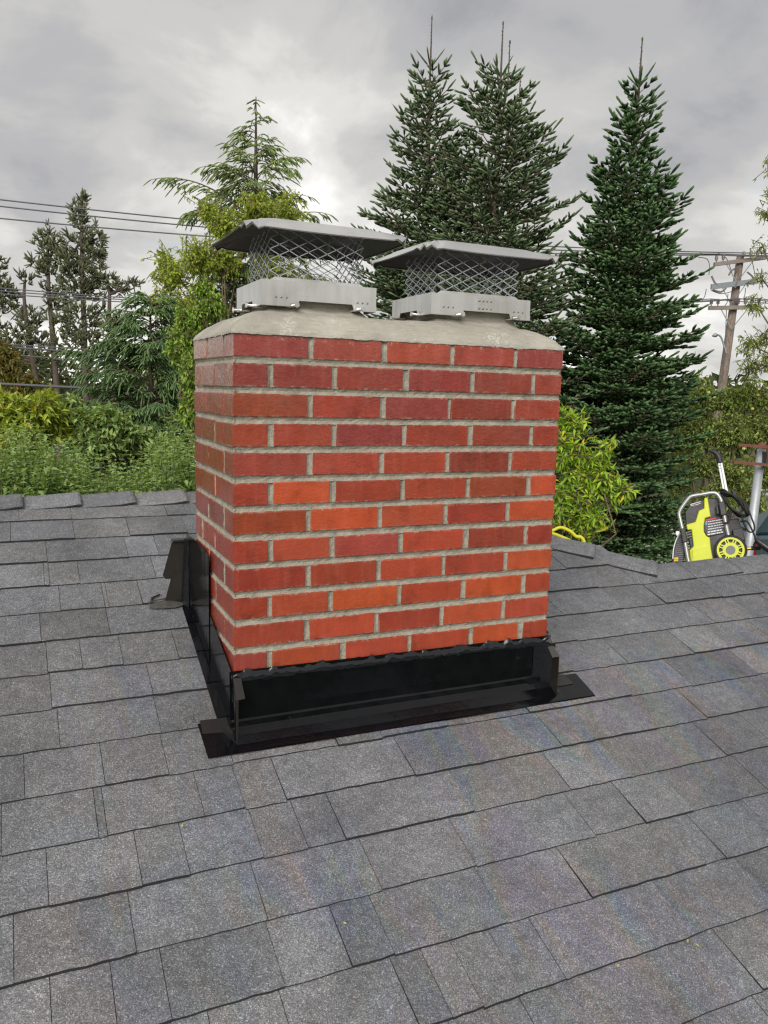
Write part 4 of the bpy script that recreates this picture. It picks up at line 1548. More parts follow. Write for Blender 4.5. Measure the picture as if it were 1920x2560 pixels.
for i, (a_, b_) in enumerate(AR):
    A, B = at(*a_, PD - 0.25), at(*b_, PD - 0.25)
    dirv = (B - A) / np.linalg.norm(B - A)
    m_ = MB()
    u_ = np.array([0, 0, 1.0])
    n_ = np.cross(dirv, u_)
    hw = 0.065 if i != 1 else 0.09
    m_.add([A + u_ * s * hw + n_ * t * .06 for s in (-1, 1) for t in (-1, 1)] + [B + u_ * s * hw + n_ * t * .06 for s in (-1, 1) for t in (-1, 1)],
           [(0, 1, 3, 2), (4, 6, 7, 5), (0, 4, 5, 1), (2, 3, 7, 6), (0, 2, 6, 4), (1, 5, 7, 3)])
    m_.build('cross_arm', M_ARM if i != 1 else M_GALV2, upole)
    if i != 1:
        for f_ in (0.04, 0.17, 0.56, 0.70, 0.83, 0.96):
            p = A + (B - A) * f_ + np.array([0, 0, hw])
            k = MB()
            k.tube([p, p + [0, 0, .06], p + [0, 0, .065], p + [0, 0, .12], p + [0, 0, .125], p + [0, 0, .20], p + [0, 0, .24]], [.02, .02, .055, .05, .06, .052, .03], 10)
            k.build('insulator', M_INS, upole)
            arm_pts.append((i, p + np.array([0, 0, .24])))
    mid = A + (B - A) * 0.5
    for s in (-1, 1):
        k = MB()
        k.tube([mid + dirv * s * 0.55 * np.linalg.norm(B - A) * .5, mid + ax_ * 0.75 + np.array([0, 0, 0])], 0.016, 6)
        k.build('arm_brace', M_GALV2, upole)
for p0, p1, p2 in (((1779, 690), (1786, 705), (1792, 712)), ((1782, 724), (1802, 730), (1815, 720)), ((1850, 690), (1842, 705), (1838, 720)), ((1868, 680), (1880, 690), (1886, 700)),
                   ((1822, 688), (1830, 676), (1852, 664))):
    k = MB()
    k.tube(smooth_path([at(*q, PD - .3) for q in (p0, p1, p2)], 3), 0.032, 6)
    k.build('switch_arm', M_INS, upole)
jw = MB()
for P_ in ([(1745, 643), (1768, 648), (1774, 668), (1772, 688)], [(1795, 632), (1815, 645), (1824, 665), (1832, 690)], [(1766, 722), (1762, 740), (1755, 752)], [(1778, 726), (1800, 734), (1820, 732), (1830, 728)],
           [(1820, 735), (1818, 755), (1812, 765)], [(1864, 720), (1862, 738), (1858, 750)], [(1880, 650), (1886, 680), (1890, 705)], [(1816, 775), (1814, 830), (1808, 930), (1804, 955)]):
    jw.tube(smooth_path([at(*p, PD - .22) for p in P_], 4), 0.014, 5)
jw.build('jumper_wires', M_WIRE, upole)
k = MB()
P_ = [(1816, 886), (1812, 870), (1804, 846), (1797, 838), (1788, 838)]
k.tube(smooth_path([at(*p, PD - .5) for p in P_], 4), 0.03, 8)
lampo = k.build('lamp_arm', M_GALV2, upole, smooth=True)
k = MB()
k.tube([at(1793, 838, PD - .5), at(1788, 838, PD - .5), at(1780, 840, PD - .5)], [0.05, 0.075, 0.02], 10)
k.build('lamp_head', M_GALV2, lampo, smooth=True)
place(upole, tuple(pbase))


def wire(A, B, sag, r_, label, cat='wire', beyond=None):
    m_ = MB()
    pts_ = [A + (B - A) * t + np.array([0, 0, -sag * 4 * t * (1 - t)]) for t in np.linspace(0, 1, 40)]
    if beyond is not None:
        pts_ += [B + (beyond - B) * t + np.array([0, 0, -sag * 2 * t * (1 - t)]) for t in np.linspace(0.05, 1, 14)]
    m_.tube(pts_, r_, 5)
    o_ = m_.build('power_line', M_WIRE, None, smooth=True)
    tag(o_, label, cat, 'overhead lines')
    return o_


def through(pa, pb, da, db, ends):
    """straight line through two photo points at two depths, extended to photo columns"""
    A, B = at(*pa, da), at(*pb, db)
    d_ = B - A
    return A - d_ * ends[0], B + d_ * ends[1]


far = lambda p: p + np.array([7.0, -4.5, 0.3])
topp = [p for i, p in arm_pts if i == 0]
lowp = [p for i, p in arm_pts if i == 2]
for (y_, tp, nm) in ((495, at(1900, 633, PD), 'topmost'), (512, topp[1], 'second'), (546, topp[0], 'third')):
    A = at(-260, y_ - 27, 22)
    wire(A, np.array(tp), 0.35, 0.020, '%s of the three high wires crossing the grey sky at left' % nm, beyond=far(np.array(tp)))
for j, (y_, nm) in enumerate(((703, 'uppermost'), (712, 'middle'), (721, 'lowest'))):
    A = at(-260, y_ - 8, 23)
    wire(A, lowp[j * 2], 0.55, 0.017, '%s of the close triple of wires in front of the far pines' % nm, beyond=far(lowp[j * 2]))
for j, (y0_, y1_, nm) in enumerate(((856, 872, 'thin upper communication line over the lower pine trunks'), (863, 880, 'pale twin communication line over the lower pine trunks'), (881, 902, 'lowest thin line below the pale twin line at left'))):
    A, B = through((0, y0_), (320, y1_), 20, 21, (0.6, 4.2))
    wire(A, B, 0.1, 0.016 if j != 1 else 0.026, nm)
A, B = through((0, 960), (210, 970), 11, 11.3, (1.0, 3.2))
wire(A, B, 0.0, 0.020, 'thick black cable sagging just above the yellow green shrubs at left', 'cable')
for (y_, i_) in ((660, 3), (772, 1), (840, 0)):
    pass

# ------------------------------------------------------------------ vegetation generators
def unit(a):
    return a / (np.linalg.norm(a, axis=-1, keepdims=True) + 1e-9)


def perp(D, rs):
    R_ = rs.normal(0, 1, D.shape)
    R_ -= (R_ * D).sum(-1, keepdims=True) * D
    return unit(R_)


def shoots_mesh(name, P, D, L, Rr, mat, parent, rs, needles=5, droop=0.0, sides=4, tint=None):
    """needle-clad shoots: tapered spindles with needles standing off them, all in one mesh"""
    n = len(P)
    P, D, L, Rr = np.asarray(P), unit(np.asarray(D)), np.asarray(L)[:, None], np.asarray(Rr)[:, None]
    U = perp(D, rs)
    W = np.cross(D, U)
    ts, fs = [0.0, 0.3, 0.82, 1.0], [0.55, 1.0, 0.92, 0.25]
    bend = np.zeros((n, 3))
    bend[:, 2] = -droop
    V = []
    for t, f in zip(ts, fs):
        c_ = P + D * (L * t) + bend * (L * t * t)
        for k in range(sides):
            th = 2 * math.pi * k / sides + t
            V.append(c_ + (U * math.cos(th) + W * math.sin(th)) * Rr * f)
    nv = len(ts) * sides
    V = np.stack(V, 1)
    base = (np.arange(n) * nv)[:, None, None]
    q = []
    for i in range(len(ts) - 1):
        for k in range(sides):
            q.append((i * sides + k, i * sides + (k + 1) % sides, (i + 1) * sides + (k + 1) % sides, (i + 1) * sides + k))
    F = (base + np.array(q)[None]).reshape(-1, 4)
    tv = rs.uniform(0, 1, n) if tint is None else tint
    T1 = np.repeat(tv, nv)
    tipv = np.tile(np.repeat(np.array(ts), sides), n)
    Vall, Fs, Tt, Tp = [V.reshape(-1, 3)], [F], [T1], [tipv]
    if needles:
        o = n * nv
        tt = rs.uniform(0.05, 1.0, (n, needles))
        th = rs.uniform(0, 2 * math.pi, (n, needles))
        dirn = unit(U[:, None] * np.cos(th)[..., None] + W[:, None] * np.sin(th)[..., None] + D[:, None] * 0.9)
        root = P[:, None] + D[:, None] * (L[:, None] * tt[..., None])
        tip = root + dirn * (Rr[:, None] * 2.3)
        sidev = np.cross(dirn, D[:, None]) * (Rr[:, None] * 0.28)
        N_ = np.stack([root - sidev, root + sidev, tip], 2).reshape(-1, 3)
        Fn = (o + np.arange(n * needles * 3)).reshape(-1, 3)
        Vall.append(N_)
        Fs.append(Fn)
        Tt.append(np.repeat(tv, needles * 3))
        Tp.append(np.repeat(tt.ravel(), 3))
    return np_mesh(name, np.concatenate(Vall), Fs, mat, parent, {'tint': np.concatenate(Tt), 'tip': np.concatenate(Tp)}, smooth=True)


def needle_material(name, dark, light, tipc):
    t = NT(name)
    col = t.ramp(t.attr('tint'), [(0.0, dark), (1.0, light)])
    col = t.mix(t.ramp(t.attr('tip'), [(0.55, 0.0), (1.0, 0.75)]), col, tipc)
    t.set(base=col, rough=0.7, spec=0.15)
    return t.mat


def leaves_mesh(name, P, D, N, L, W, mat, parent, rs, fold=0.25, curl=0.18, tint=None):
    """folded lance-shaped leaves, two quads each side of the midrib"""
    n = len(P)
    D = unit(D)
    S = unit(np.cross(D, N))
    N = np.cross(S, D)
    L, W = np.asarray(L)[:, None], np.asarray(W)[:, None]
    b = P
    m1 = P + D * L * 0.45 - N * L * curl * 0.1
    t = P + D * L - N * L * curl
    l = P + D * L * 0.42 + S * W * 0.5 + N * W * fold
    r = P + D * L * 0.42 - S * W * 0.5 + N * W * fold
    V = np.stack([b, l, t, r, m1], 1).reshape(-1, 3)
    base = (np.arange(n) * 5)[:, None, None]
    F = (base + np.array([(0, 4, 1), (1, 4, 2), (0, 3, 4), (4, 3, 2)])[None]).reshape(-1, 3)
    tv = rs.uniform(0, 1, n) if tint is None else tint
    return np_mesh(name, V, F, mat, parent, {'tint': np.repeat(tv, 5)})


def tubes_mesh(name, segs, mat, parent, n=5):
    m_ = MB()
    for pts_, r_ in segs:
        m_.tube(pts_, r_, n, cap=False)
    o_ = m_.build(name, mat, parent, smooth=True, fix=False)
    if name == 'limbs':
        o_['kind'] = 'stuff'
    return o_


# ---- firs
def fir(label, top, depth, rad_at, seed, mat, lowest, leader=0.9, dens=1.0, whorl=0.34, sl=0.135, sr=0.0165, upturn=0.30, nper=8, group='firs behind the chimney', name='fir_tree', side_leaders=()):
    rs = np.random.RandomState(seed)
    T_ = at(*top, depth)
    root = thing(name, label, 'fir tree', group)
    base = np.array([T_[0], T_[1], GROUND_Z])
    H = T_[2] - GROUND_Z
    segs = [([base, base + (T_ - base) * 0.5, T_ - [0, 0, leader], T_], [0.02 * H, 0.011 * H, 0.016, 0.007])]
    for dx, dy, hh, lb in side_leaders:
        q = T_ + np.array([dx, dy, hh])
        segs.append(([q - [dx * 0.8, dy * .8, 1.2], q - [0, 0, .5], q], [0.014, 0.011, 0.006]))
    P, D, L, R_, tint = [], [], [], [], []

    def shoot(p, d_, l, r_=sr, ti=None):
        P.append(p)
        D.append(d_)
        L.append(l)
        R_.append(r_)
        tint.append(rs.uniform(0, 1) if ti is None else ti)

    def branch(p0, az, el, Lb, t):
        hdir = np.array([math.cos(az), math.sin(az), 0.0])
        side = np.array([-math.sin(az), math.cos(az), 0.0])
        npt = max(3, int(Lb / 0.16) + 2)
        pts_ = []
        p = np.array(p0)
        e_ = el
        st = Lb / (npt - 1)
        for i in range(npt):
            pts_.append(p.copy())
            e2 = e_ + upturn * (i / npt) ** 2
            p = p + (hdir * math.cos(e2) + np.array([0, 0, math.sin(e2)])) * st
        segs.append((pts_, list(np.linspace(0.006 + 0.011 * Lb, 0.005, npt))))
        dtip = unit(pts_[-1] - pts_[-2])
        shoot(pts_[-1] - dtip * 0.03, dtip + [0, 0, 0.15], sl * rs.uniform(1.15, 1.6))
        s_ = 0.10 * Lb + 0.04
        while s_ < Lb - 0.02:
            f = s_ / Lb
            i = min(int(f * (npt - 1)), npt - 2)
            q = pts_[i] + (pts_[i + 1] - pts_[i]) * (f * (npt - 1) - i)
            dax = unit(pts_[i + 1] - pts_[i])
            tw = min(0.55 * (Lb - s_) + 0.10, 0.62) * rs.uniform(0.75, 1.15)
            for sg in (-1, 1):
                if rs.uniform() > 0.93 * dens + 0.05:
                    continue
                td = unit(dax * rs.uniform(0.65, 0.95) + side * sg + np.array([0, 0, rs.uniform(-0.12, 0.22)]))
                if tw < 0.2:
                    shoot(q, td, max(0.09, tw))
                    continue
                segs.append(([q, q + td * tw], [0.006, 0.004]))
                shoot(q + td * (tw - 0.05), td + [0, 0, .1], sl * rs.uniform(0.9, 1.25))
                u_ = 0.09
                sd2 = unit(np.cross(td, [0, 0, 1.0]))
                while u_ < tw - 0.03:
                    for s2 in (-1, 1):
                        if rs.uniform() < 0.90 * dens:
                            dd = unit(td * 0.75 + sd2 * s2 * 0.8 + np.array([0, 0, rs.uniform(-.1, .3)]))
                            shoot(q + td * u_, dd, min(sl * rs.uniform(0.65, 1.05), 0.05 + (tw - u_) * 0.8 + .05))
                    u_ += 0.105 / dens ** .5
            if rs.uniform() < 0.75 * dens:                # shoots standing on top of the limb
                shoot(q, unit(dax * 0.8 + np.array([0, 0, 0.8]) + side * rs.uniform(-.4, .4)), sl * rs.uniform(0.6, 1.0))
            s_ += 0.125 / dens ** .5
    # leaders
    tops = [(T_, leader)] + [(T_ + np.array([dx, dy, hh]), lb) for dx, dy, hh, lb in side_leaders]
    for Tq, ll in tops:
        shoot(Tq - [0, 0, .05], np.array([0, 0, 1.0]), 0.07, 0.014)
        for q in np.linspace(0.08, ll, int(ll / 0.05)):
            az = rs.uniform(0, 6.28)
            shoot(Tq - [0, 0, q], np.array([math.cos(az), math.sin(az), 1.2]), 0.03, 0.006)
    h = leader
    wv_ = 0
    while T_[2] - h > lowest:
        Lb0 = rad_at(h)
        n_ = int(round(np.interp(h, [leader, leader + .4, leader + 1.6, leader + 2.4], [4, 4, 6, nper])))
        az0 = rs.uniform(0, 6.28)
        for k in range(n_):
            az = az0 + 2 * math.pi * k / n_ + rs.uniform(-.25, .25)
            el = math.radians(np.interp(h, [leader, leader + 1.2, leader + 3.5, 10], [46, 30, 16, -4])) + rs.uniform(-.12, .12)
            Lb = Lb0 * rs.uniform(0.70, 1.18)
            if h < leader + 0.02:
                Lb = 0.33 * rs.uniform(.85, 1.15)
                shoot(T_ - [0, 0, h], np.array([math.cos(az) * math.cos(el), math.sin(az) * math.cos(el), math.sin(el)]), Lb, 0.013)
                continue
            if Lb < 0.22:
                shoot(T_ - [0, 0, h], np.array([math.cos(az) * math.cos(el), math.sin(az) * math.cos(el), math.sin(el)]), max(Lb, 0.12))
            else:
                branch(T_ - [0, 0, h + rs.uniform(-.06, .06)], az, el, Lb, h)
        # short inter-whorl branches
        for k in range(int(np.interp(h, [leader, leader + 1.5, leader + 3], [2, 3, 5]) * dens)):
            az = rs.uniform(0, 6.28)
            hh = h + whorl * rs.uniform(0.2, 0.8)
            el = math.radians(25)
            Lb = rad_at(hh) * rs.uniform(0.25, 0.65)
            if Lb > 0.2:
                branch(T_ - [0, 0, hh], az, el, Lb, hh)
            else:
                shoot(T_ - [0, 0, hh], np.array([math.cos(az), math.sin(az), .5]), 0.12)
        h += whorl * rs.uniform(0.85, 1.15) * np.interp(h, [leader, leader + 1.6, leader + 3], [0.75, 1.15, 1.0])
    P, D = np.array(P), np.array(D)
    D = unit(D)
    tubes_mesh('trunk', segs[:1 + len(side_leaders)], M_BARK, root, 8)
    tubes_mesh('limbs', segs[1 + len(side_leaders):], M_TWIG, root, 4)
    shoots_mesh('crown', P, D, np.array(L), np.array(R_), mat, root, rs, needles=4, tint=np.array(tint))
    place(root, tuple(base))
    return len(P)


M_FIR = needle_material('fir_needles', (0.046, 0.078, 0.037), (0.108, 0.160, 0.072), (0.27, 0.335, 0.185))
M_FIR2 = needle_material('fir_needles_deep', (0.022, 0.052, 0.020), (0.060, 0.125, 0.042), (0.18, 0.28, 0.115))
cnt = []
cnt.append(fir('left of the two close firs, its single bare leader highest against the cloud', (1080, 42), 12.0, lambda h: np.interp(h, [0.75, 1.5, 2.4, 3.0, 4, 9], [0.32, 0.46, 0.82, 1.10, 1.42, 2.0]), 1, M_FIR, -0.9, leader=0.72, dens=0.93, whorl=0.33))
cnt.append(fir('right of the two close firs, with a second short leader beside its tip', (1258, 56), 11.2, lambda h: np.interp(h, [0.75, 1.35, 1.9, 2.7, 4, 9], [0.36, 0.66, 0.94, 1.24, 1.5, 1.95]), 2, M_FIR, -1.6, leader=0.72, dens=0.93, whorl=0.33,
               side_leaders=((0.10, -0.04, -0.24, 0.5), (0.25, -0.12, -0.66, 0.4))))
cnt.append(fir('tall dense dark fir standing alone beside the utility pole', (1606, 96), 11.0, lambda h: np.interp(h, [0.66, 1.1, 1.7, 2.2, 3.3, 5.0, 7.5], [0.26, 0.36, 0.50, 0.72, 0.96, 1.16, 1.38]), 3, M_FIR2, -2.75, leader=0.64, whorl=0.25, sl=0.125, sr=0.019, nper=9))
cnt.append(fir('small dark fir showing between the yellow green leaves and the left cap', (583, 628), 12.5, lambda h: np.interp(h, [0.2, 0.6, 1.5, 3], [0.22, 0.42, 0.75, 1.1]), 4, M_FIR, -0.9, leader=0.22, whorl=0.26, dens=0.85, group=None))


# ---- drooping hemlocks
def hemlock(label, top, depth, rad_at, seed, mat, lowest, spread=0.5, sl=0.20, sr=0.013, whorl=0.34, nper=5, dens=1.0, arch=0.55, name='hemlock_tree', lean=(0, 0)):
    rs = np.random.RandomState(seed)
    T_ = at(*top, depth)
    root = thing(name, label, 'conifer')
    base = np.array([T_[0] + lean[0], T_[1] + lean[1], GROUND_Z])
    H = T_[2] - GROUND_Z
    segs = [([base, base + (T_ - base) * 0.6, T_], [0.018 * H, 0.010 * H, 0.008])]
    P, D, L, R_ = [], [], [], []

    def shoot(p, d_, l, r_=sr):
        P.append(p)
        D.append(d_)
        L.append(l)
        R_.append(r_)
    h = 0.05
    while T_[2] - h > lowest:
        for k in range(nper):
            az = rs.uniform(0, 6.28)
            Lb = rad_at(h) * rs.uniform(0.55, 1.25)
            if Lb < 0.12:
                shoot(T_ - [0, 0, h], np.array([math.cos(az), math.sin(az), -.2]), 0.18)
                continue
            hd_ = np.array([math.cos(az), math.sin(az), 0.0])
            sd_ = np.array([-math.sin(az), math.cos(az), 0.0])
            n_ = max(4, int(Lb / 0.14))
            p = T_ + (base - T_) * (h / H) + [0, 0, rs.uniform(-.1, .1)]
            el = rs.uniform(0.35, 0.75)
            pts_ = []
            for i in range(n_ + 1):
                pts_.append(p.copy())
                e2 = el - arch * 2.1 * (i / n_) ** 1.5
                p = p + (hd_ * math.cos(e2) + np.array([0, 0, math.sin(e2)])) * (Lb / n_)
            segs.append((pts_, list(np.linspace(0.005 + 0.008 * Lb, 0.004, n_ + 1))))
            shoot(pts_[-1], unit(pts_[-1] - pts_[-2]) + [0, 0, -.3], sl)
            s_ = 0.07
            while s_ < Lb:
                f = s_ / Lb * n_
                i = min(int(f), n_ - 1)
                q = pts_[i] + (pts_[i + 1] - pts_[i]) * (f - i)
                dax = unit(pts_[i + 1] - pts_[i])
                for sg in (-1, 1):
                    if rs.uniform() > 0.9 * dens:
                        continue
                    tw = min(0.5, 0.12 + 0.45 * (Lb - s_)) * rs.uniform(.6, 1.1)
                    td = unit(dax * 0.9 + sd_ * sg * rs.uniform(.3, .9) + np.array([0, 0, rs.uniform(-.75, -.1)]))
                    shoot(q, td, min(tw, sl * 1.4))
                    if tw > sl:
                        e_ = q + td * min(tw, sl * 1.3)
                        shoot(e_, td + [0, 0, -.35], tw - sl * .8 + .05)
                        for s2 in (-1, 1):
                            shoot(q + td * tw * 0.45, unit(td + np.cross(td, [0, 0, 1.]) * s2 * .8 + [0, 0, -.3]), sl * rs.uniform(.5, .9))
                            shoot(q + td * tw * 0.8, unit(td + np.cross(td, [0, 0, 1.]) * s2 * .8 + [0, 0, -.35]), sl * rs.uniform(.4, .7))
                s_ += 0.085 / dens
        h += whorl * rs.uniform(.7, 1.3)
    tubes_mesh('trunk', segs[:1], M_BARK, root, 8)
    tubes_mesh('limbs', segs[1:], M_TWIG, root, 4)
    shoots_mesh('crown', np.array(P), np.array(D), np.array(L), np.array(R_), mat, root, rs, needles=3, droop=0.25)
    place(root, tuple(base))
    return len(P)


M_HEM = needle_material('hemlock_needles', (0.125, 0.18, 0.058), (0.24, 0.31, 0.10), (0.28, 0.345, 0.13))
M_HEMD = needle_material('hemlock_needles_dark', (0.055, 0.105, 0.040), (0.13, 0.205, 0.080), (0.22, 0.31, 0.125))
cnt.append(hemlock('tall hemlock with drooping branch tips rising above the left cap', (640, 242), 14.0, lambda h: np.interp(h, [0, 0.5, 1.0, 1.4, 2.1, 4.5], [0.1, 0.30, 0.50, 1.0, 1.6, 2.1]), 5, M_HEM, -1.0, whorl=0.27, nper=5, dens=0.8, arch=0.50, sr=0.011, sl=0.17))
cnt.append(hemlock('dark feathery hemlock left of the chimney above the hedge', (375, 745), 10.5, lambda h: np.interp(h, [0, 0.5, 1.2, 2.5], [0.15, 0.55, 1.0, 1.25]), 6, M_HEMD, -2.3, whorl=0.19, nper=8, dens=1.08, arch=0.45, sl=0.15, sr=0.010))


# ---- far pines
def pine(label, top, depth, segs_px, clumps, seed, mat):
    """segs_px: trunk as photo pixels; clumps: (px, py, rx_px, ry_px, n tufts)"""
    rs = np.random.RandomState(seed)
    root = thing('pine_tree', label, 'pine tree', 'far pines at left')
    tp = [at(x, y, depth) for x, y in segs_px]
    base = np.array([tp[-1][0], tp[-1][1], GROUND_Z])
    tr = tp + [base]
    tubes_mesh('trunk', [(tr, list(np.linspace(0.05, 0.15, len(tr))))], M_PINEBARK, root, 8)
    limbs = []
    P, D, L, R_ = [], [], [], []
    k_ = depth / FPX
    for (cx_, cy_, rx, ry, n_) in clumps:
        c0 = at(cx_, cy_, depth)
        ys = [abs(y - cy_ - ry) for x, y in segs_px]
        j = int(np.argmin(ys))
        limbs.append(([tp[j], (tp[j] + c0) / 2 + [0, 0, -.1], c0], [0.07, 0.05, 0.03]))
        for _ in range(n_):
            v_ = rs.normal(0, 0.54, 3)
            off = RIGHT * v_[0] * rx * k_ + np.array([0, 0, 1.0]) * v_[1] * ry * k_ + FWD * v_[2] * rx * k_ * 1.2
            p = c0 + off
            ax0 = unit(off + np.array([0, 0, 0.5 * ry * k_]))
            for q in range(6):
                P.append(p)
                D.append(unit(ax0 * 0.9 + rs.normal(0, .55, 3) + [0, 0, .35]))
                L.append(rs.uniform(.18, .40))
                R_.append(0.027)
    tubes_mesh('limbs', limbs, M_PINEBARK, root, 5)
    shoots_mesh('crown', np.array(P), np.array(D), np.array(L), np.array(R_), mat, root, rs, needles=5)
    place(root, tuple(base))
    return len(P)


M_PINE = needle_material('pine_needles', (0.085, 0.098, 0.055), (0.160, 0.175, 0.092), (0.21, 0.225, 0.125))
PDp = 34.0
cnt.append(pine('tallest far pine with a full narrow crown crossing the high wires', None, PDp, [(205, 505), (204, 600), (206, 720), (210, 800), (214, 960)],
     [(207, 505, 10, 20, 14), (205, 550, 22, 32, 34), (205, 610, 36, 36, 60), (206, 670, 46, 40, 80), (203, 730, 44, 34, 70), (208, 800, 42, 40, 60), (206, 860, 46, 40, 70), (245, 595, 14, 12, 12), (243, 640, 18, 12, 14), (170, 640, 16, 16, 14), (172, 690, 16, 18, 14), (240, 690, 18, 16, 14)], 11, M_PINE))
cnt.append(pine('slim far pine left of the tallest pine, forked at its tip', None, PDp, [(121, 575), (119, 650), (122, 730), (128, 800), (136, 900), (144, 985)],
     [(122, 580, 9, 16, 9), (102, 590, 7, 12, 6), (118, 625, 20, 26, 26), (120, 680, 28, 30, 36), (88, 652, 14, 9, 8), (140, 612, 14, 9, 8), (148, 640, 18, 12, 12), (120, 730, 24, 14, 14), (130, 760, 24, 18, 14), (150, 800, 26, 30, 22), (150, 860, 26, 24, 20)], 12, M_PINE))
cnt.append(pine('crooked far pine with a sparse ragged crown left of the forked pine', None, PDp, [(62, 700), (60, 740), (64, 790), (74, 850), (84, 910), (98, 990)],
     [(64, 700, 12, 16, 10), (20, 735, 26, 16, 18), (30, 770, 28, 14, 16), (80, 800, 28, 22, 26), (60, 830, 40, 20, 28), (30, 860, 34, 24, 26), (100, 850, 26, 26, 22), (60, 900, 50, 30, 40)], 13, M_PINE))
cnt.append(pine('far pine with a snapped top and bare grey trunk', None, PDp, [(268, 690), (274, 735), (273, 800), (278, 870), (280, 990)],
     [(272, 700, 14, 10, 10), (250, 697, 16, 6, 8), (300, 720, 26, 8, 16), (325, 706, 14, 9, 10), (262, 835, 16, 18, 12), (300, 810, 22, 22, 20), (250, 780, 12, 12, 6)], 14, M_PINE))
cnt.append(pine('far pine cut off by the left edge of the picture', None, PDp, [(-14, 640), (-12, 720), (-6, 800), (0, 990)],
     [(-6, 670, 16, 26, 20), (-6, 730, 34, 30, 36), (10, 720, 22, 10, 10), (-10, 820, 34, 40, 30), (5, 900, 50, 40, 40)], 15, M_PINE))


# ---- broad-leaved trees and shrubs
def rand_dir(rs, n):
    return unit(rs.normal(0, 1, (n, 3)))


def leafy(label, cat, name, blobs, depth, mat, seed, leaf=(0.09, 0.035), per=1.0, droop=0.3, trunk=None, group=None, twig=0.22, bunch=7, inner=0.0, extra_limbs=None, bark=None, thick=1.0):
    """blobs: (px, py, rx_px, ry_px, bunches, depth offset): crown volumes filled with twigs that carry bunches of leaves"""
    rs = np.random.RandomState(seed)
    root = thing(name, label, cat, group)
    P, D, N, L, W = [], [], [], [], []
    limbs = []
    k_ = depth / FPX
    cen = []
    xs_ = np.mean([b[0] for b in blobs])
    ys_ = max(b[1] + b[3] for b in blobs)
    if trunk is None:
        trunk = (xs_, ys_)
    b0 = at(trunk[0], trunk[1], depth + (trunk[2] if len(trunk) > 2 else 0.3))
    base = np.array([b0[0], b0[1], GROUND_Z])
    fork = np.array([b0[0], b0[1], max(b0[2], GROUND_Z + 0.5)])
    limbs.append(([base, fork], [0.10 * thick, 0.07 * thick]))
    for (px_, py_, rx, ry, nb, dd) in blobs:
        kk = (depth + dd) / FPX
        c0 = at(px_, py_, depth + dd)
        mid = (fork + c0) / 2 + rs.normal(0, .1, 3)
        limbs.append(([fork, mid, c0], [0.040 * thick, 0.022 * thick, 0.010]))
        nb = int(nb * per)
        for _ in range(nb):
            u_ = rs.normal(0, 1, 3)
            u_ /= np.linalg.norm(u_)
            rr = rs.uniform(inner, 1) ** 0.45
            off = RIGHT * u_[0] * rx * kk * rr + np.array([0, 0, 1.0]) * u_[2] * ry * kk * rr + FWD * u_[1] * rx * kk * rr * 0.9
            tipp = c0 + off
            outd = unit(off + np.array([0, 0, 0.15 * ry * kk]))
            tw = twig * rs.uniform(.6, 1.3)
            tdir = unit(outd + rs.normal(0, .45, 3) + [0, 0, .1])
            st = tipp - tdir * tw
            if rs.uniform() < 0.35:
                limbs.append(([c0 * .45 + st * .55, st, tipp], [0.007, 0.005, 0.003]))
            else:
                limbs.append(([st, tipp], [0.005, 0.003]))
            nl = int(bunch * rs.uniform(.7, 1.3))
            for i in range(nl):
                f = (i + rs.uniform(0, .8)) / nl
                q = st + tdir * tw * f
                ld = unit(tdir * 0.7 + rs.normal(0, .75, 3) + [0, 0, -droop])
                P.append(q)
                D.append(ld)
                N.append(unit(np.array([0, 0, 1.0]) + rs.normal(0, .45, 3)))
                s = rs.uniform(.6, 1.2)
                L.append(leaf[0] * s)
                W.append(leaf[1] * s * rs.uniform(.85, 1.15))
    tubes_mesh('trunk', limbs[:1], bark or M_BARK, root, 8)
    tubes_mesh('limbs', limbs[1:] + (extra_limbs or []), bark or M_TWIG, root, 4)
    leaves_mesh('crown', np.array(P), np.array(D), np.array(N), np.array(L), np.array(W), mat, root, rs)
    place(root, tuple(base))
    return len(P)


M_YG = foliage_material('yellow_green_leaves', (0.28, 0.39, 0.06), (0.54, 0.66, 0.12), (0.62, 0.58, 0.11), transl=0.5)
M_LG = foliage_material('fresh_green_leaves', (0.14, 0.26, 0.035), (0.36, 0.52, 0.085))
M_HG = foliage_material('hedge_leaves', (0.12, 0.22, 0.05), (0.40, 0.53, 0.19), None)
M_RH = foliage_material('rhododendron_leaves', (0.17, 0.26, 0.04), (0.48, 0.56, 0.085), (0.58, 0.48, 0.08))
M_BUSH = foliage_material('bright_bush_leaves', (0.18, 0.34, 0.035), (0.46, 0.64, 0.07), (0.78, 0.64, 0.05))
M_AP = foliage_material('apple_leaves', (0.17, 0.27, 0.055), (0.40, 0.51, 0.13), (0.50, 0.46, 0.12))
M_OL = foliage_material('olive_brown_leaves', (0.09, 0.095, 0.025), (0.24, 0.225, 0.052), (0.42, 0.22, 0.04))
M_FAR = foliage_material('far_wood_leaves', (0.040, 0.060, 0.024), (0.105, 0.130, 0.048), None)

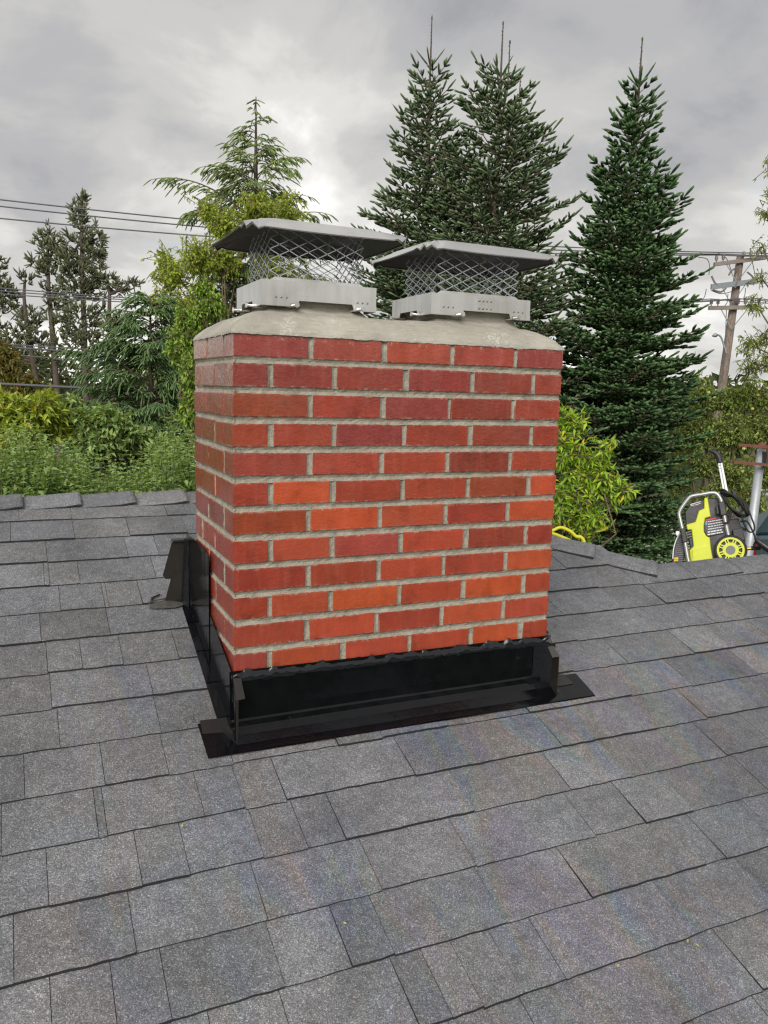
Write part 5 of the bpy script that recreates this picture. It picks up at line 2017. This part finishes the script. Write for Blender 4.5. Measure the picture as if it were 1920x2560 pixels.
cnt.append(leafy('airy yellow green leafy tree in front of the tall hemlock', 'tree', 'deciduous_tree',
      [(560, 560, 60, 40, 60, 0), (640, 520, 70, 45, 80, 0), (720, 520, 60, 50, 60, .3), (520, 520, 30, 45, 34, 0), (500, 640, 70, 60, 90, 0), (430, 690, 60, 50, 70, 0), (410, 640, 26, 26, 14, 0), (470, 760, 70, 60, 70, 0), (400, 760, 50, 50, 40, 0),
       (560, 640, 60, 60, 70, 0), (660, 600, 80, 60, 90, .4), (760, 600, 40, 60, 40, .4), (690, 690, 90, 60, 80, .6), (440, 840, 60, 50, 50, 0)],
      12.0, M_YG, 21, leaf=(0.070, 0.032), per=1.35, bunch=12, twig=0.30, droop=0.45, thick=0.6))
cnt.append(leafy('fresh green drooping maple hugging the left corner of the chimney', 'tree', 'maple_tree',
      [(480, 800, 50, 50, 90, 0), (530, 760, 50, 40, 70, 0), (455, 860, 45, 60, 90, 0), (480, 930, 30, 60, 70, -.3), (510, 720, 30, 30, 40, 0), (470, 1020, 26, 60, 60, -.3), (500, 850, 60, 60, 80, .3)],
      9.0, M_LG, 22, leaf=(0.060, 0.026), per=1.7, bunch=13, twig=0.17, droop=0.8))
cnt.append(leafy('rounded yellow green rhododendron at the left edge below the black cable', 'shrub', 'rhododendron',
      [(20, 1040, 70, 50, 110, 0), (90, 1030, 70, 50, 110, 0), (60, 1090, 80, 50, 110, 0), (140, 1060, 50, 50, 70, .2), (0, 1000, 40, 20, 30, 0), (115, 995, 30, 16, 24, .2)],
      8.5, M_RH, 23, leaf=(0.11, 0.034), per=1.5, bunch=10, twig=0.10, droop=-0.1))
cnt.append(leafy('olive brown bush behind the rhododendron at the far left', 'shrub', 'autumn_shrub',
      [(20, 920, 60, 50, 60, 0), (60, 960, 60, 40, 60, 0), (10, 880, 40, 30, 30, 0), (100, 975, 40, 25, 30, 0)],
      15.0, M_OL, 24, leaf=(0.13, 0.045), per=1.6, bunch=10, twig=0.3, droop=0.5))
cnt.append(leafy('broad mid green shrub under the dark hemlock', 'shrub', 'broad_shrub',
      [(200, 1060, 60, 50, 80, 0), (270, 1050, 60, 40, 80, 0), (240, 1110, 80, 50, 90, 0), (330, 1090, 60, 40, 70, .2), (410, 1120, 60, 40, 60, .3), (180, 1010, 30, 30, 30, .2)],
      8.8, M_HG, 25, leaf=(0.09, 0.045), per=1.5, bunch=9, twig=0.16, droop=0.2))
cnt.append(leafy('bright lime green bush with long leaves right of the chimney', 'shrub', 'lime_bush',
      [(1430, 1060, 40, 40, 60, 0), (1410, 1130, 50, 50, 80, 0), (1465, 1150, 60, 45, 80, 0), (1500, 1200, 60, 50, 80, 0), (1540, 1230, 50, 26, 44, 0), (1445, 1230, 60, 55, 90, 0), (1470, 1300, 60, 45, 70, 0), (1400, 1260, 40, 60, 60, 0), (1515, 1115, 24, 16, 16, 0), (1395, 1030, 22, 22, 22, 0)],
      7.0, M_BUSH, 26, leaf=(0.092, 0.024), per=0.85, bunch=11, twig=0.20, droop=0.28, thick=0.35, trunk=(1440, 1420, 0.2)))
cnt.append(leafy('apple tree with small pale fruit behind the steel pole', 'tree', 'apple_tree',
      [(1760, 990, 50, 40, 60, 0), (1820, 1000, 60, 40, 80, 0), (1880, 990, 60, 50, 80, 0), (1750, 1070, 60, 60, 90, .2), (1830, 1080, 70, 60, 110, 0), (1910, 1080, 60, 60, 90, 0), (1770, 1160, 60, 50, 80, .2), (1840, 1180, 70, 50, 100, 0), (1920, 1180, 60, 50, 80, 0),
       (1790, 1240, 60, 40, 60, .2), (1880, 1250, 60, 40, 60, .2), (1950, 1000, 60, 60, 60, 0), (1740, 950, 26, 24, 20, .3), (1720, 1100, 40, 60, 50, .5), (1700, 1200, 50, 60, 60, .6), (1720, 1290, 60, 50, 60, .5), (1660, 1290, 50, 60, 50, .8)],
      12.5, M_AP, 27, leaf=(0.070, 0.029), per=1.7, bunch=12, twig=0.24, droop=0.2))
cnt.append(leafy('thin tree with sparse drooping twigs reaching in at the right edge', 'tree', 'sparse_tree',
      [(1930, 480, 30, 40, 12, 0), (1915, 530, 30, 30, 12, 0), (1925, 410, 20, 40, 7, 0), (1905, 610, 26, 26, 8, 0), (1900, 690, 26, 40, 10, 0), (1890, 760, 34, 40, 16, 0), (1910, 840, 40, 40, 26, 0), (1870, 860, 34, 34, 18, 0), (1925, 900, 40, 40, 30, 0), (1880, 910, 50, 30, 30, 0)],
      11.5, M_AP, 28, leaf=(0.085, 0.022), per=1.2, bunch=7, twig=0.24, droop=0.5, trunk=(2060, 960, 0), thick=0.5))

# apples
apm = simple('pale_apple', (0.50, 0.50, 0.12), 0.4, var=0.2)
apr = random.Random(4)
ap_mesh = None
for i in range(11):
    px_, py_ = apr.uniform(1745, 1915), apr.uniform(960, 1280)
    p = at(px_, py_, 12.0 + apr.uniform(-.2, .5))
    if ap_mesh is None:
        bm = bmesh.new()
        bmesh.ops.create_uvsphere(bm, u_segments=8, v_segments=6, radius=0.027)
        for v in bm.verts:
            v.co.z *= 0.88
            if abs(v.co.x) + abs(v.co.y) < 0.004:
                v.co.z *= 0.72
        ap_mesh = bpy.data.meshes.new('apple')
        bm.to_mesh(ap_mesh)
        bm.free()
        ap_mesh.materials.append(apm)
    o = bpy.data.objects.new('apple', ap_mesh)
    COL.objects.link(o)
    o.location = p
    o.parent = next(q for q in bpy.data.objects if q.name == 'apple_tree')
    o.matrix_parent_inverse = Matrix.Translation(-Vector(o.parent.location))


# hedge of upright leafy shoots beyond the left ridge
def hedge():
    rs = np.random.RandomState(33)
    root = thing('hedge', 'hedge of upright leafy shoots just beyond the left ridge', 'hedge')
    P, D, N, L, W, segs = [], [], [], [], [], []
    tints = []
    dep = 6.2
    for i in range(520):
        px_ = rs.uniform(-150, 720)
        row = rs.uniform(0, 1)
        topy = 1150 - 40 * math.sin(px_ * 0.013 + 1) + rs.uniform(-45, 60) + row * -20
        if 360 < px_ < 430 and rs.uniform() < .2:
            topy -= 60
        dd = dep + (0.2 + row * 1.6)
        tp = at(px_, topy, dd)
        h_ = rs.uniform(0.5, 0.8)
        lean_ = rs.normal(0, .12, 3) * [1, 1, 0]
        bp = tp - np.array([0, 0, h_]) - lean_
        segs.append(([bp, (bp + tp) / 2 + rs.normal(0, .02, 3), tp], [0.005, 0.003, 0.0015]))
        n_ = int(h_ / 0.036)
        tone = rs.uniform(0, 1)
        for j in range(n_):
            f = 1 - (j / n_) ** 1.0
            q = bp + (tp - bp) * f
            az = rs.uniform(0, 6.28)
            for s in (0, math.pi):
                a_ = az + s + rs.normal(0, .3)
                up_ = 0.55 if f > .9 else rs.uniform(-.1, .45)
                P.append(q)
                D.append(np.array([math.cos(a_), math.sin(a_), up_]))
                N.append(np.array([-.5 * math.cos(a_), -.5 * math.sin(a_), 1.0]) + rs.normal(0, .25, 3))
                s2 = np.interp(f, [0, .6, 1], [1.1, 1.0, .55]) * rs.uniform(.75, 1.2)
                L.append(0.076 * s2)
                W.append(0.036 * s2)
                tints.append(min(1, max(0, 0.35 * tone + 0.35 * f + rs.uniform(-.1, .35))))
        if i % 3 == 0:                                  # low fill
            for _ in range(40):
                q = bp + [0, 0, .15] + rs.normal(0, .14, 3)
                P.append(q)
                D.append(rand_dir(rs, 1)[0])
                N.append(np.array([0, 0, 1.0]) + rs.normal(0, .5, 3))
                L.append(0.07)
                W.append(0.035)
                tints.append(rs.uniform(0, .6))
    tubes_mesh('stems', segs, simple('green_stem', (0.05, 0.075, 0.03), 0.7), root, 4)['kind'] = 'stuff'
    leaves_mesh('foliage', np.array(P), np.array(D), np.array(N), np.array(L), np.array(W), M_HG, root, rs, tint=np.array(tints))
    m_ = MB()                                            # woody base that carries the shoots
    rsb = random.Random(2)
    for i in range(24):
        q = at(-120 + i * 36, 1230, dep + rsb.uniform(.4, 1.6))
        m_.tube([(q[0], q[1], GROUND_Z), (q[0] + rsb.uniform(-.1, .1), q[1], (q[2] + GROUND_Z) / 2), q], [0.03, 0.022, 0.012], 6)
    m_.build('woody_base', M_BARK, root, smooth=True)
    b_ = at(280, 1300, dep + 0.8)
    place(root, (b_[0], b_[1], GROUND_Z))
    return len(P)


cnt.append(hedge())


# a far wood that reads as one mass beyond the gardens
def far_wood():
    rs = np.random.RandomState(44)
    P, D, N, L, W = [], [], [], [], []
    for i in range(190):
        px_ = rs.uniform(-700, 2700)
        dd = rs.uniform(38, 70)
        hor = 960 + 0.0266 * (px_ - 480)
        topy = hor - rs.uniform(0, 60) * (1.2 if px_ < 420 else 0.7)
        c0 = at(px_, topy, dd)
        hh = (c0[2] - GROUND_Z)
        rr = rs.uniform(1.6, 3.0)
        n_ = 170
        u_ = unit(rs.normal(0, 1, (n_, 3)))
        r_ = rs.uniform(.3, 1, (n_, 1)) ** .5
        pc = np.array([c0[0], c0[1], GROUND_Z + hh * .55]) + u_ * r_ * np.array([rr, rr, hh * .55])
        P.append(pc)
        D.append(unit(u_ + rs.normal(0, .8, (n_, 3))))
        N.append(unit(rs.normal(0, .5, (n_, 3)) + [0, 0, 1]))
        L.append(np.full(n_, .75) * rs.uniform(.5, 1.2, n_))
        W.append(np.full(n_, .42) * rs.uniform(.5, 1.2, n_))
    o = leaves_mesh('far_wood', np.concatenate(P), np.concatenate(D), np.concatenate(N), np.concatenate(L), np.concatenate(W), M_FAR, None, rs)
    o['kind'] = 'stuff'
    o['label'] = 'distant mixed wood closing the horizon beyond the gardens'
    return sum(len(p) for p in P)


cnt.append(far_wood())
print('VEG', cnt)

# bits of yellow leaf lying on the shingles
M_BIT = simple('dry_leaf_bit', (0.50, 0.42, 0.06), 0.6)
for i, (px_, py_, where) in enumerate(((1213, 2049, 'yellow leaf bit on shingles below the middle of the apron flashing'), (455, 2064, 'yellow leaf bit beside a dark tab below the left end of the apron'),
                                      (862, 2308, 'yellow leaf bit alone on a narrow tab near the bottom centre'), (1719, 2352, 'larger of two yellow leaf bits at lower right'),
                                      (1744, 2363, 'smaller of two yellow leaf bits at lower right'), (1545, 2414, 'lowest yellow leaf bit, near the bottom right corner'))):
    r_ = ray(px_, py_)
    t_ = (RZ0 + 0.010 - CAM[2] + RM * CAM[1]) / (r_[2] - RM * r_[1])
    q = CAM + r_ * t_
    m_ = MB()
    a_ = i * 1.3
    u_ = np.array([math.cos(a_), math.sin(a_), RM * math.sin(a_)]) * 0.005
    w_ = np.array([-math.sin(a_), math.cos(a_), RM * math.cos(a_)]) * 0.0026
    n_ = np.array([0, -SA, CA])
    m_.add([q - u_, q + w_ + n_ * .001, q + u_, q - w_ + n_ * .001, q - n_ * .0015], [(0, 1, 2), (0, 2, 3), (0, 4, 1), (1, 4, 2), (2, 4, 3), (3, 4, 0)])
    tag(m_.build('leaf_bit', M_BIT), where, 'leaf', 'leaf bits on the roof')
